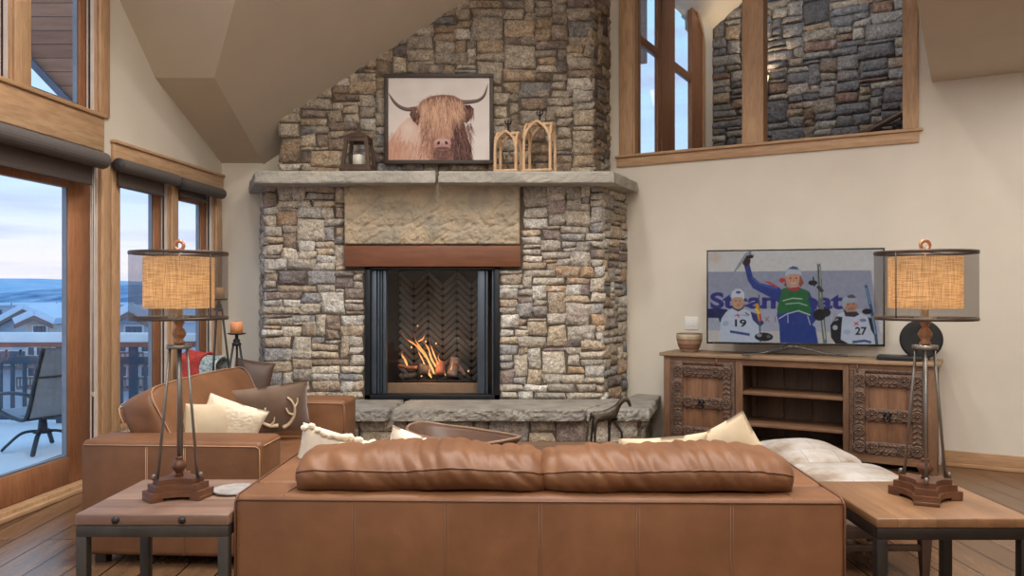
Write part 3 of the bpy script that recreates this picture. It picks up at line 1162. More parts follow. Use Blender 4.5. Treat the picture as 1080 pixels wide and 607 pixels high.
# rough sandstone slab and the beam over the opening
mb = MB()
nx, nz = 150, 56
vs, fs = [], []
for k in range(nz + 1):
    for i in range(nx + 1):
        x, z = SX0 + 0.006 + (SX1 - SX0 - 0.012) * i / nx, SZ0 + 0.002 + (SZ1 - SZ0 - 0.004) * k / nz
        e = min(i, nx - i, k, nz - k)
        d = 0.05 + 0.020 * noise.noise(Vector((x * 3.2, 1, z * 4))) + 0.026 * abs(noise.noise(Vector((x * 9 + z * 2, 7, z * 7)))) + 0.014 * abs(noise.noise(Vector((x * 17 - z * 6, 3, z * 15)))) + 0.006 * noise.noise(Vector((x * 44, 3, z * 40)))
        rg = noise.noise(Vector((x * 6 - z * 7, 4, z * 5)))
        d -= 0.012 * max(0, 1 - abs(rg) * 6)
        if e == 0:
            d = 0.012
        vs.append((x, -d, z))
W = nx + 1
fs = [(k * W + i, k * W + i + 1, (k + 1) * W + i + 1, (k + 1) * W + i) for k in range(nz) for i in range(nx)]
ring = [i for i in range(nx)] + [k * W + nx for k in range(nz)] + [nz * W + i for i in range(nx, 0, -1)] + [k * W for k in range(nz, 0, -1)]
o = len(vs)
vs += [(vs[q][0], 0.1, vs[q][2]) for q in ring]
fs += [(ring[(q + 1) % len(ring)], ring[q], o + q, o + (q + 1) % len(ring)) for q in range(len(ring))]
mb.add(vs, fs, None, 0, True)
mb.build('lintel_slab', M_SLABSTONE, fp, label='rough buff sandstone slab')
mb = MB()
mb.box(LX0, LX1, -0.05, 0.2, LZ0, LZ1, 0.006)
mb.build('lintel_beam', M_COPPER, fp, label='rust brown beam over the opening')

# hearth: slab and stone base
yh = fy(YH)
for poly, sd in (([(-2.42, yh), (-1.03, yh), (-0.96, 0.06), (-2.42, 0.06)], 3),
                 ([(-1.02, yh), (0.60, yh), (1.02, 0.06), (-0.95, 0.06)], 4),
                 ([(0.61, yh), (1.148, yh), (1.43, 0.31), (1.21, 0.44), (1.03, 0.06)], 6)):
    mb = MB()
    rough_prism(mb, poly, 0.322, 0.42, amp=0.020, seed=sd * 3, sub=0.018)
    mb.build('hearth_slab', M_HEARTH, fp)
mb = MB()
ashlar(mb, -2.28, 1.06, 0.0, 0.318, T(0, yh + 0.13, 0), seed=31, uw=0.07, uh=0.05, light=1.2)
ret((1.06, yh + 0.11), (1.36, 0.36), 0.0, 0.318, 32)
mb.build('hearth_base', M_STONE, fp, colors=True)
mb = MB()
mb.prism([(-2.25, yh + 0.13), (1.04, yh + 0.13), (1.33, 0.36), (1.0, 0.42), (-2.25, 0.03)], 0.0, 0.32)
mb.build('hearth_core', M_GROUT, fp)

# firebox
fb = bpy.data.objects.new('firebox', None)
COL.objects.link(fb)
fb.parent = fp
mb = MB()
mb.box(OX0, OX0 + 0.05, -0.015, 0.14, OZ0, OZ1, 0.003)
mb.box(OX1 - 0.05, OX1, -0.015, 0.14, OZ0, OZ1, 0.003)
mb.box(OX0, OX1, -0.015, 0.14, OZ1 - 0.02, OZ1, 0.003)
mb.box(OX0, OX1, -0.015, 0.14, OZ0, OZ0 + 0.045, 0.003)
mb.build('outer_frame', M_BLACKM, fb)
for x, w in ((OX0 + 0.052, 0.05), (OX0 + 0.108, 0.022), (OX0 + 0.136, 0.016), (OX0 + 0.158, 0.034)):
    mb = MB()
    mb.box(x, x + w, 0.02, 0.09, OZ0 + 0.046, OZ1 - 0.022, 0.006)
    mb.build('door_track', M_BLUEM, fb)
for x, w in ((OX1 - 0.205, 0.07), (OX1 - 0.128, 0.02), (OX1 - 0.072, 0.02)):
    mb = MB()
    mb.box(x, x + w, 0.02, 0.09, OZ0 + 0.046, OZ1 - 0.022, 0.006)
    mb.build('door_track', M_BLUEM, fb)
gx0, gx1 = OX0 + 0.194, OX1 - 0.207
mb = MB()
mb.box(gx0, gx1, 0.05, 0.056, OZ0 + 0.046, OZ1 - 0.022)
mb.build('glass_door', glass('fire_glass', (0.93, 0.93, 0.94), 0.7), fb)
M_REFR = mat('refractory_tan', (150, 122, 94), 0.8, var=0.12, scale=12)
mb = MB()
mb.box(gx0 - 0.05, gx1 + 0.05, 0.12, 0.17, OZ0 + 0.002, OZ0 + 0.135, 0.003)
mb.build('front_curb', M_REFR, fb)
M_FBRICK = mat('sooty_firebrick', (92, 88, 84), 0.85, var=0.25, scale=5, bump=0.3, bscale=60)
M_SOOT = mat('soot_joint', (34, 30, 28), 0.95)
BX0, BX1, BY = OX0 + 0.22, OX1 - 0.20, 0.52
mb = MB()
mb.box(OX0 + 0.02, OX1 - 0.02, 0.11, BY + 0.06, OZ0 - 0.03, OZ0)
mb.box(OX0, OX1, 0.14, BY + 0.06, OZ1, OZ1 + 0.03)
mb.slab([(OX0 + 0.05, 0.14, OZ0), (BX0, BY + 0.03, OZ0), (BX0, BY + 0.03, OZ1), (OX0 + 0.05, 0.14, OZ1)], 0.03)
mb.slab([(OX1 - 0.05, 0.14, OZ0), (BX1, BY + 0.03, OZ0), (BX1, BY + 0.03, OZ1), (OX1 - 0.05, 0.14, OZ1)][::-1], 0.03)
mb.box(BX0 - 0.08, BX1 + 0.08, BY + 0.012, BY + 0.05, OZ0, OZ1)
mb.build('fire_chamber', M_SOOT, fb)
# herringbone brick lining of the back
mb = MB()
bl, bw = 0.20, 0.05
s2 = math.sqrt(0.5)
def herr(ix, iy):
    return None
for col in range(-2, 9):
    for row in range(-6, 46):
        side = col % 2
        cx = BX0 - 0.05 + col * (bl * s2)
        cz = OZ0 - 0.1 + row * (bw / s2)
        ang = 45 if side == 0 else -45
        hx = (bl / 2 - 0.004) * s2 + 0.02
        if cx - hx < BX0 - 0.1 or cx + hx > BX1 + 0.13 or cz < OZ0 + 0.05 or cz > OZ1 - 0.05:
            continue
        mb.box(-bl / 2 + 0.003, bl / 2 - 0.003, -0.012, 0.012, -bw / 2 + 0.003, bw / 2 - 0.003, 0.004, 1,
               M=T(cx, BY, cz) @ Matrix.Rotation(R(-ang), 4, 'Y'))
mb.build('herringbone_lining', M_FBRICK, fb)
mb = MB()
mb.box(BX0 + 0.05, BX1 - 0.02, 0.2, 0.22, OZ0 + 0.13, OZ0 + 0.155, 0.003)
for k in range(7):
    x = BX0 + 0.1 + k * 0.105
    mb.tube([(x, 0.2, OZ0 + 0.15), (x, 0.42, OZ0 + 0.14)], 0.01, 6)
for x in (BX0 + 0.1, BX1 - 0.1):
    for y in (0.21, 0.41):
        mb.tube([(x, y, OZ0), (x, y, OZ0 + 0.15)], 0.01, 6)
mb.build('log_grate', M_IRON, fb)

# logs, each its own thing
def fpx(px, py, Y=7.6):
    p = P(px, py, Y)
    return p
M_CHAR = mat('charred_bark', (58, 54, 52), 0.95, var=0.35, scale=18, bump=0.8, bscale=40, bdist=0.01, rgb2=(96, 88, 82))
M_REDLOG = mat('reddish_split_wood', (150, 96, 74), 0.8, var=0.2, scale=14, bump=0.4, bscale=50)
M_ASHY = mat('ashy_grey_wood', (128, 110, 100), 0.9, var=0.3, scale=22, bump=0.6, bscale=50)


def log(name, label, a, b, r, m, sd, fl=0.8):
    a, b = Vector(a), Vector(b)
    pts, rs = [], []
    for i in range(9):
        t = i / 8
        p = a + (b - a) * t + Vector((0, 0.006 * math.sin(t * 5 + sd), 0.008 * math.sin(t * 4 + sd * 2)))
        pts.append(p)
        rs.append(r * (1 + 0.15 * noise.noise(Vector((t * 4, sd, 0)))))
    c = (a + b) / 2
    m_ = MB()
    m_.tube([p - c for p in pts], rs, 14, flat=fl)
    for i, v in enumerate(m_.v):
        m_.v[i] = v + v.normalized() * 0.008 * noise.noise(v * 22 + Vector((sd, 0, 0)))
    o = m_.build(name, m, None, loc=c)
    return tag(o, label, 'log', 'logs in the fire')


LZ = OZ0 + 0.15
log('fire_log', 'split log with reddish top lying at the left of the fire', fpx(421, 386, 7.62), fpx(440, 387, 7.56), 0.034, M_REDLOG, 1, 0.55)
log('fire_log', 'small dark charred log under the reddish split log', fpx(425, 395.5, 7.59), fpx(440, 395, 7.63), 0.044, M_CHAR, 2)
log('fire_log', 'round charred log at the foot of the tall flames', fpx(441, 389, 7.56), fpx(457, 393, 7.66), 0.062, M_CHAR, 3, 0.9)
log('fire_log', 'upright reddish-brown log in the middle of the fire', fpx(464, 396, 7.52), fpx(464.5, 381, 7.60), 0.045, M_REDLOG, 4, 1.0)
log('fire_log', 'pale ashy log leaning at the right of the fire', fpx(476, 396, 7.55), fpx(480.5, 379, 7.66), 0.05, M_ASHY, 5)
log('fire_log', 'thin ashy branch sloping down at the far right of the fire', fpx(481, 381, 7.56), fpx(490, 396, 7.60), 0.022, M_ASHY, 6)

# flames
m = NT('flame')
at = m.n('ShaderNodeAttribute')
at.attribute_name = 'Col'
e = m.n('ShaderNodeEmission')
e.inputs['Strength'].default_value = 1.7
m.l(at.outputs['Color'], e.inputs['Color'])
m.l(e.outputs[0], m.out.inputs['Surface'])
M_FLAME = m.m
mb = MB()


def tongue(path, w, sd):
    pts = smooth_path([fpx(x, y, 7.58 + 0.02 * math.sin(sd + i)) for i, (x, y) in enumerate(path)], 5)
    n = len(pts)
    rs, cs = [], []
    for i in range(n):
        t = i / (n - 1)
        r = w * 0.0045 * (math.sin(PI * min(1, t * 1.15 + 0.12)) ** 0.8 + 0.06) * (1 + 0.7 * noise.noise(Vector((t * 8, sd, 0))))
        rs.append(max(0.0015, r))
        c = Vector((1.0, 0.55, 0.18)) * (1 - t) + Vector((0.95, 0.22, 0.05)) * t
        c = c * (0.9 + 0.4 * noise.noise(Vector((t * 5, sd * 3, 2))))
        cs += [tuple(c)] * 8
    mb.tube(pts, rs, 8, flat=0.45, col=cs)


for pth, w in (([(458, 394), (452, 380), (444, 369), (436, 362), (428, 357), (424, 351)], 5.5), ([(456, 392), (450, 376), (443, 366), (438, 358), (436.5, 349)], 4.5),
               ([(462, 390), (455, 378), (452, 368), (448, 362), (443, 358)], 4), ([(441, 360), (446, 357), (448, 352)], 3.2),
               ([(450, 390), (446, 380), (442, 372), (440, 366)], 3.5), ([(464, 388), (458, 374), (455, 366), (453, 361)], 3),
               ([(430, 386), (427, 379), (424, 374), (425, 369)], 4), ([(444, 397), (447, 391), (443, 386)], 3.5),
               ([(470, 396), (468, 388), (471, 380)], 2.6), ([(474, 397), (476, 388), (478, 378)], 2.4), ([(455, 398), (452, 392), (456, 386)], 4),
               ([(482, 396), (480, 390), (483, 384)], 1.8), ([(466, 382), (462, 377), (464, 372)], 2)):
    tongue(pth, w, len(mb.v) * 0.13)
for x, y in ((440.5, 343.5), (460, 362), (434, 366), (449, 360), (494, 391)):
    mb.lathe([(0.0, -0.009), (0.008, -0.004), (0.006, 0.005), (0.0, 0.012)], 8, M=Matrix.Translation(fpx(x, y)), col=(1.0, 0.5, 0.16))
o = mb.build('fire_flames', M_FLAME, colors=True)
tag(o, 'orange flames leaping to the left over the charred logs', 'fire', kind='stuff')

# ------------------------------------------------------------------ on the mantel and the chimney
# highland cow print
PW, PHH = 1.005, 0.83
pc = P(463, 125.5, 7.345)
pic = thing('framed_picture', 'framed print of a shaggy long-horned brown cow hung above the mantel', 'picture', Matrix.Translation(pc))
M_FRAMEP = wood('dark_picture_frame', (52, 44, 40), (74, 62, 54), 'X', 8, 0.5)
mb = MB()
fw = 0.036
mb.box(-PW / 2, PW / 2, -0.02, 0.02, PHH / 2 - fw, PHH / 2, 0.004)
mb.box(-PW / 2, PW / 2, -0.02, 0.02, -PHH / 2, -PHH / 2 + fw, 0.004)
mb.box(-PW / 2, -PW / 2 + fw, -0.02, 0.02, -PHH / 2 + fw, PHH / 2 - fw, 0.004)
mb.box(PW / 2 - fw, PW / 2, -0.02, 0.02, -PHH / 2 + fw, PHH / 2 - fw, 0.004)
mb.build('frame', M_FRAMEP, pic)
rnd = random.Random(4)
RS = Raster(276, 218, (214, 206, 200), 2)


def cp(x, y):      # photo-crop coordinates to canvas
    return ((x - 295) / 2.0, (y - 60) / 2.0)


for _ in range(160):
    x, y = rnd.uniform(0, 276), rnd.uniform(0, 218)
    k = rnd.choice((-1, 1)) * rnd.uniform(3, 9)
    RS.ell(x, y, rnd.uniform(10, 34), rnd.uniform(10, 30), (212 + k, 204 + k, 198 + k), 0.35, soft=True)
BODY = [(295, 400), (330, 355), (360, 310), (400, 275), (440, 262), (480, 300), (520, 400), (560, 495), (295, 495)]
RS.poly([cp(*p) for p in BODY], (196, 160, 142))
RS.ell(*cp(400, 330), 34, 40, (222, 200, 188), 0.9, soft=True)
RS.ell(*cp(330, 450), 34, 34, (190, 136, 112), 0.8, soft=True)


def hair(x0, y0, x1, y1, bendx, w, c, alpha=0.85):
    pts = []
    for i in range(6):
        t = i / 5
        pts.append((x0 + (x1 - x0) * t + bendx * math.sin(PI * t), y0 + (y1 - y0) * t))
    RS.line([cp(*p) for p in pts], [w, w, w * 0.9, w * 0.7, w * 0.45, 0.15], c, alpha)


def jit(c, k=18):
    d = rnd.uniform(-k, k)
    return tuple(max(0, min(255, v + d)) for v in c)


for _ in range(420):
    x, y = rnd.uniform(300, 500), rnd.uniform(290, 480)
    if y < 300 + max(0, 400 - x) * 0.55:
        continue
    c = (212, 188, 174) if x > 370 and y < 390 else rnd.choice(((186, 134, 112), (164, 116, 98), (206, 168, 150)))
    hair(x, y, x + rnd.uniform(-16, 4), y + rnd.uniform(22, 46), rnd.uniform(-4, 4), rnd.uniform(0.7, 1.5), jit(c, 14), 0.7)
# horns
for pts, ws in (([(462, 224), (440, 224), (400, 228), (360, 215), (330, 190), (312, 165), (299, 143)], (12, 11, 10, 9, 7.5, 5, 1)),
                ([(672, 186), (705, 190), (745, 188), (785, 180), (812, 160), (826, 130), (835, 96)], (12, 11, 10, 8.5, 7, 4.6, 1))):
    q = [Vector((p[0], p[1], 0)) for p in pts]
    sp = smooth_path(q, 5)
    wl = np.interp(np.linspace(0, 1, len(sp)), np.linspace(0, 1, len(ws)), ws)
    RS.line([cp(p.x, p.y) for p in sp], list(wl), (84, 68, 66))
    RS.line([cp(p.x, p.y - 3) for p in sp], list(wl * 0.35), (132, 112, 106), 0.8)
# ears and head mass
RS.poly([cp(*p) for p in [(420, 235), (455, 215), (478, 250), (482, 300), (455, 312), (425, 280), (412, 255)]], (66, 44, 42))
RS.poly([cp(*p) for p in [(690, 205), (740, 205), (760, 225), (755, 262), (722, 300), (690, 290)]], (70, 46, 42))
HEAD = [(452, 215), (480, 180), (530, 158), (590, 150), (650, 155), (695, 178), (712, 215), (700, 290), (722, 360), (745, 430), (752, 495),
        (520, 495), (480, 430), (470, 350), (474, 280)]
RS.poly([cp(*p) for p in HEAD], (132, 96, 82))
RS.poly([cp(*p) for p in [(650, 285), (702, 280), (722, 360), (748, 440), (752, 495), (650, 495), (640, 420), (655, 360)]], (62, 42, 42))
RS.poly([cp(*p) for p in [(480, 262), (520, 280), (520, 300), (485, 298)]], (60, 42, 40))
for _ in range(1500):
    x, y = rnd.uniform(455, 745), rnd.uniform(158, 470)
    if x < 470 and y > 300 or x > 708 and y < 300:
        continue
    top = 150 + abs(x - 585) ** 2 * 0.0035
    if y < top:
        continue
    dark = x > 640 and y > 270
    if dark:
        c = rnd.choice(((70, 46, 44), (92, 62, 56), (112, 78, 68), (150, 110, 96)))
    elif y < 330:
        c = rnd.choice(((202, 162, 134), (180, 138, 114), (150, 110, 92), (112, 78, 68), (222, 190, 162), (196, 156, 130)))
    else:
        c = rnd.choice(((198, 156, 132), (170, 126, 106), (132, 94, 82), (214, 176, 152)))
    drift = (x - 585) * 0.10 + rnd.uniform(-14, 14)
    if 352 < y and 540 < x < 640:
        continue
    hair(x, y, x + drift, y + rnd.uniform(30, 70), rnd.uniform(-8, 8), rnd.uniform(0.7, 1.7), jit(c, 16), 0.8)
for _ in range(150):
    x = rnd.choice((rnd.uniform(415, 470), rnd.uniform(700, 760)))
    y = rnd.uniform(215, 265)
    hair(x, y, x + (8 if x < 585 else -6) + rnd.uniform(-6, 6), y + rnd.uniform(22, 50), rnd.uniform(-4, 4), 1.0, jit((120, 84, 74), 30), 0.8)
# muzzle: pale bridge, soft nose pad, dark mouth lost in fur
RS.ell(*cp(588, 352), 20, 24, (190, 150, 126), 0.75, soft=True)
RS.poly([cp(*p) for p in [(548, 440), (634, 440), (640, 466), (616, 490), (566, 490), (540, 466)]], (84, 60, 56))
RS.ell(*cp(590, 408), 24.5, 16, (182, 144, 136))
RS.ell(*cp(590, 420), 23, 12, (168, 128, 122))
RS.ell(*cp(590, 396), 19, 9, (204, 170, 160), 0.7, soft=True)
RS.ell(*cp(590, 432), 19, 4, (96, 66, 64), 0.9)
RS.ell(*cp(569, 404), 3.6, 5, (58, 38, 40), 1, 0.7)
RS.ell(*cp(611, 403), 3.6, 5, (58, 38, 40), 1, -0.7)
RS.ell(*cp(590, 412), 2.0, 7, (150, 112, 108), 0.6, soft=True)
for _ in range(260):
    x, y = rnd.uniform(534, 646), rnd.uniform(430, 474)
    hair(x, y, x + rnd.uniform(-8, 8), y + rnd.uniform(14, 26), rnd.uniform(-3, 3), 1.0, jit((122, 88, 78), 36), 0.75)
for _ in range(150):
    x = rnd.uniform(534, 648)
    hair(x, rnd.uniform(325, 362), x + rnd.uniform(-7, 7), rnd.uniform(368, 388), rnd.uniform(-4, 4), 1.0, jit((176, 134, 112), 26), 0.75)
for _ in range(120):
    sx_ = rnd.choice((-1, 1))
    x, y = 590 + sx_ * rnd.uniform(48, 60), rnd.uniform(376, 430)
    hair(x, y, x + sx_ * rnd.uniform(-8, 4), y + rnd.uniform(22, 40), rnd.uniform(-3, 3), 1.0, jit((150, 108, 92) if sx_ < 0 else (92, 64, 58), 26), 0.8)
for _ in range(260):
    x, y = rnd.uniform(480, 690), rnd.uniform(165, 260)
    hair(x, y, x + (x - 585) * 0.16 + rnd.uniform(-16, 16), y + rnd.uniform(60, 110), rnd.uniform(-14, 14), rnd.uniform(0.8, 1.6), jit((206, 166, 138), 24), 0.6)
for _ in range(110):
    a_ = rnd.uniform(0, PI)
    x, y = 585 + 118 * math.cos(a_), 215 - 62 * math.sin(a_)
    hair(x, y, x + 10 * math.cos(a_) + rnd.uniform(-10, 10), y - 8 * math.sin(a_) + rnd.uniform(-8, 12), rnd.uniform(-4, 4), 0.9, jit((170, 128, 106), 26), 0.7)
M_PRINT = attr_mat('canvas_print', 0.75, 0, 0, 0, 0)
RS.mesh('canvas', PW - 2 * fw + 0.004, PHH - 2 * fw + 0.004, M_PRINT, pic, T(0, -0.004, 0))
mb = MB()
mb.box(-PW / 2 + 0.01, PW / 2 - 0.01, 0.004, 0.018, -PHH / 2 + 0.01, PHH / 2 - 0.01)
mb.build('backing', M_FRAMEP, pic)

# lantern
M_LANT = wood('dark_lantern_wood', (66, 48, 38), (92, 70, 54), 'Z', 9, 0.6)
LYc = 7.16
lc = P(378.5, 180, LYc)
ls = LYc / F
lan = thing('candle_lantern', 'dark wooden lantern with glass panes at the left end of the mantel', 'lantern', T(lc.x, LYc, MZ1 + 0.003) @ Matrix.Rotation(R(-4), 4, 'Z'))
w0, w1, hh = 15.5 * ls, 11.5 * ls, 36 * ls
mb = MB()
mb.box(-w0 - 0.01, w0 + 0.01, -w0 - 0.01, w0 + 0.01, 0, 0.03, 0.004)
for sx in (-1, 1):
    for sy in (-1, 1):
        mb.tube([(sx * (w0 - 0.014), sy * (w0 - 0.014), 0.03), (sx * (w1 - 0.012), sy * (w1 - 0.012), hh)], 0.021, 4, smooth=False, roll=PI / 4)
for sy in (-1, 1):
    mb.box(-w0 + 0.02, w0 - 0.02, sy * (w0 - 0.014) - 0.012, sy * (w0 - 0.014) + 0.012, 0.03, 0.06)
    mb.box(-w1 + 0.01, w1 - 0.01, sy * (w1 - 0.012) - 0.012, sy * (w1 - 0.012) + 0.012, hh - 0.035, hh)
    mb.box(sy * (w0 - 0.014) - 0.012, sy * (w0 - 0.014) + 0.012, -w0 + 0.02, w0 - 0.02, 0.03, 0.06)
    mb.box(sy * (w1 - 0.012) - 0.012, sy * (w1 - 0.012) + 0.012, -w1 + 0.01, w1 - 0.01, hh - 0.035, hh)
mb.build('frame', M_LANT, lan)
mb = MB()
mb.lathe([(w1 * 1.5, hh), (w1 * 1.5, hh + 0.012), (w1 * 0.8, hh + 0.045), (0.03, hh + 0.055), (0.028, hh + 0.075), (0, hh + 0.075)], 4, M=Matrix.Rotation(R(45), 4, 'Z'), smooth=False)
mb.tube([(0.02 * math.cos(a), 0, hh + 0.085 + 0.016 * math.sin(a)) for a in [2 * PI * k / 14 for k in range(14)]], 0.004, 6, closed=True)
mb.build('roof', M_LANT, lan)
mb = MB()
for k in range(4):
    M = Matrix.Rotation(R(90 * k), 4, 'Z')
    vs = [(-w0 + 0.03, -w0 + 0.014, 0.05), (w0 - 0.03, -w0 + 0.014, 0.05), (w1 - 0.02, -w1 + 0.012, hh - 0.02), (-w1 + 0.02, -w1 + 0.012, hh - 0.02)]
    mb.slab(vs, 0.003, M)
mb.build('glass_pane', M_GLASS, lan)
M_WAX = mat('ivory_wax', (236, 226, 206), 0.5, var=0.03)
M_WICK = mat('candle_wick', (50, 44, 40), 0.9)


def candle(name, label, loc, r, h, m, group=None):
    t = MB()
    t.lathe([(r, 0), (r, h - 0.004), (r * 0.94, h), (r * 0.85, h - 0.003), (r * 0.4, h - 0.008), (0, h - 0.009)], 24)
    o = t.build(name, m, None, loc=loc)
    tag(o, label, 'candle', group)
    t = MB()
    t.tube([(0, 0, h - 0.01), (0.001, 0, h + 0.006)], 0.0016, 5)
    t.build('wick', M_WICK, o)
    return o


candle('pillar_candle', 'white pillar candle standing inside the dark lantern', (lc.x, LYc, MZ1 + 0.0345), 0.055, 0.13, M_WAX)

# the two pointed-arch frames
M_ASH = wood('pale_ash', (196, 158, 118), (220, 186, 148), 'Z', 8, 0.55)
M_FINIAL = mat('black_finial', (46, 42, 42), 0.5, 0.5)


def arch_path(w, h, n=9):
    s = h * 0.52
    L = [Vector((-w / 2, 0, 0)), Vector((-w / 2, 0, s * 0.5))]
    L += bez((-w / 2, 0, s), (-w / 2, 0, s + (h - s) * 0.55), (-w * 0.26, 0, h * 0.93), (0, 0, h), n)
    return L + [Vector((-p.x, 0, p.z)) for p in reversed(L[:-1])]


def cloche(label, px0, px1, pytop, pyfin, rz, d):
    Yc = 7.17
    k = Yc / F
    c = P((px0 + px1) / 2, 180, Yc)
    w = (px1 - px0) * k
    h = (182.5 - pytop) * k
    t = thing('arched_frame', label, 'decoration', T(c.x, Yc, MZ1 + 0.003) @ Matrix.Rotation(R(rz), 4, 'Z'), 'pointed-arch wooden frames on the mantel')
    m = MB()
    m.box(-w / 2 - 0.004, w / 2 + 0.004, -w / 2 - 0.004, w / 2 + 0.004, 0, 0.022, 0.003)
    m.build('base', M_ASH, t)
    for q in range(2):
        for s in (-1, 1):
            m = MB()
            m.tube([p + Vector((0, s * (w / 2 - 0.012), 0.01)) for p in arch_path(w - 0.02, h - 0.035)], 0.0145, 4, smooth=False, roll=PI / 4)
            m.build('arch', M_ASH, t, M=Matrix.Rotation(R(90 * q), 4, 'Z'))
    m = MB()
    m.box(-0.016, 0.016, -w / 2 + 0.012, w / 2 - 0.012, h - 0.045, h - 0.02, 0.003)
    m.box(-w / 2 + 0.012, w / 2 - 0.012, -0.016, 0.016, h - 0.045, h - 0.02, 0.003)
    m.build('ridge', M_ASH, t)
    m = MB()
    fh = (pytop - pyfin) * k
    m.lathe([(0.03, h - 0.022), (0.026, h - 0.01), (0.01, h), (0.007, h + fh * 0.3), (0.014, h + fh * 0.4), (0.006, h + fh * 0.5)], 10)
    for s in (-1, 0, 1):
        m.tube([(0, 0, h + fh * 0.45), (s * 0.024, 0, h + fh * 0.62), (s * 0.03, 0, h + fh * 0.8), (s * 0.014, 0, h + fh * (0.86 if s else 1.0))], [0.006, 0.008, 0.007, 0.003], 6)
    m.build('finial', M_FINIAL, t)
    return t


cloche('smaller of the two pale pointed-arch wooden frames, next to the cow print', 523.5, 548.5, 137, 125, -14, 0)
cloche('larger of the two pale pointed-arch wooden frames, nearer the chimney corner', 554, 584.5, 127, 116, -14, 0)
# ------------------------------------------------------------------ leather sofas
m = NT('tan_leather')
v = m.coord()
a = m.noise(v, 2.2, 4)
b = m.noise(v, 9, 5)
col = m.ramp(a, [(0.3, lin((106, 70, 46))), (0.7, lin((130, 90, 61)))])
col = m.mix(col, m.ramp(b, [(0.3, (0.9, 0.88, 0.86)), (0.7, (1.06, 1.06, 1.06))]), 0.8, 'MULTIPLY')
vo = m.n('ShaderNodeTexVoronoi')
vo.inputs['Scale'].default_value = 420
m.l(v, vo.inputs['Vector'])
n1 = m.bump(vo.outputs['Distance'], 0.12, 0.001)
n1 = m.bump(m.noise(v, 16, 4), 0.12, 0.012, n1)
m.bsdf(col, 0.5, 0, n1, 0.38)
M_LEATHER = m.m
M_STITCH = mat('pale_stitch', (176, 134, 100), 0.7)
M_PIPING = mat('leather_piping', (104, 68, 46), 0.45)
M_FOOT = mat('dark_wood_foot', (58, 42, 34), 0.5)


def rail_rect(m, x0, x1, z0, z1, y, r=0.004, n=6, **kw):
    """thin rolled edge round a rectangle in the x-z plane"""
    k = 0.02
    pts = []
    for cx, cz, a0 in ((x1 - k, z1 - k, 0), (x0 + k, z1 - k, 90), (x0 + k, z0 + k, 180), (x1 - k, z0 + k, 270)):
        for i in range(5):
            a = R(a0 + 22.5 * i)
            pts.append((cx + k * math.cos(a), y, cz + k * math.sin(a)))
    m.tube(pts, r, n, closed=True, **kw)


def flop(width, prof, seed, wr=0.010, nx=54, seamk=None):
    """loose back cushion: profile (y,z) swept along x with soft pulled-in ends and folds"""
    P2 = [Vector((0, p[0], p[1])) for p in prof]
    pts = smooth_path(P2 + [P2[0]], 6)[:-1]
    n = len(pts)
    c = sum(pts, Vector((0, 0, 0))) / n
    vs, fs = [], []
    for i in range(nx + 1):
        t = -1 + 2 * i / nx
        e = (1 - abs(t) ** 9) ** 0.34 if abs(t) < 1 else 0.0
        sx = 0.42 + 0.58 * e
        x = t * width / 2
        for p in pts:
            q = c + (p - c) * sx
            fold = noise.noise(Vector((x * 5.5 + seed * 9, p.z * 3 + seed, p.y * 4))) * wr
            crease = noise.noise(Vector((x * 15 + p.z * 9 + seed * 3, p.z * 5 - x * 2, seed)))
            fold -= max(0, 0.28 - abs(crease)) * wr * 1.3
            fold += noise.noise(Vector((x * 26 + p.z * 22, p.z * 12, seed + 4))) * wr * 0.25
            dirv = (p - c).normalized()
            sag = 0.010 * noise.noise(Vector((x * 2.6 + seed * 4, 0, seed)))
            q = q + dirv * fold * (0.3 + 0.7 * e) + Vector((0, 0, sag if p.z > c.z else 0))
            vs.append((x + (0.012 * noise.noise(Vector((p.z * 8, p.y * 8, seed + t)))) * (1 if abs(t) > 0.9 else 0), q.y, q.z))
    for i in range(nx):
        for k in range(n):
            k2 = (k + 1) % n
            fs.append((i * n + k, (i + 1) * n + k, (i + 1) * n + k2, i * n + k2))
    fs.append(tuple(range(n)))
    fs.append(tuple(nx * n + k for k in range(n - 1, -1, -1)))
    seam = None
    if seamk is not None:
        k = seamk * 6
        seam = [vs[i * n + k] for i in range(nx + 1)]
    return vs, fs, seam, n


SOFA = T(0.0905, 2.878, 0, 0, 0, -1.4)
sofa = thing('sofa', 'long tan leather sofa seen from behind in the foreground', 'sofa', SOFA)
HW2, ST = 1.108, 0.66
mb = MB()
mb.box(-HW2, HW2, 0.0, 0.21, 0.06, ST, 0.028, 4)
mb.build('back', M_LEATHER, sofa)
mb = MB()
for x in (-0.672, -0.334, 0.006, 0.358, 0.694):
    mb.tube([(x, -0.0005, 0.07), (x, -0.0015, 0.3), (x, -0.001, ST - 0.025)], 0.0022, 5)
    mb.tube([(x + 0.011, -0.0003, 0.07), (x + 0.011, -0.0008, 0.3), (x + 0.011, -0.0005, ST - 0.025)], 0.0016, 5)
for z in (ST - 0.016,):
    mb.tube([(-HW2 + 0.012, -0.001, z), (0, -0.002, z), (HW2 - 0.012, -0.001, z)], 0.003, 6)
for s in (-1, 1):
    mb.tube([(s * (HW2 - 0.006), 0.002, 0.07), (s * (HW2 - 0.006), 0.002, ST - 0.03), (s * (HW2 - 0.010), 0.006, ST - 0.010), (s * (HW2 - 0.010), 0.03, ST - 0.002), (s * (HW2 - 0.010), 0.9, ST - 0.002)], 0.004, 6)
    mb.tube([(s * 0.925, 0.012, ST - 0.006), (s * 0.922, 0.05, ST + 0.0005), (s * 0.905, 0.215, ST + 0.0005)], 0.0035, 6)
mb.build('seam', M_PIPING, sofa)
for s in (-1, 1):
    mb = MB()
    mb.box(min(s * 0.915, s * HW2), max(s * 0.915, s * HW2), 0.212, 1.0, 0.06, ST, 0.028, 4)
    mb.build('arm', M_LEATHER, sofa)
mb = MB()
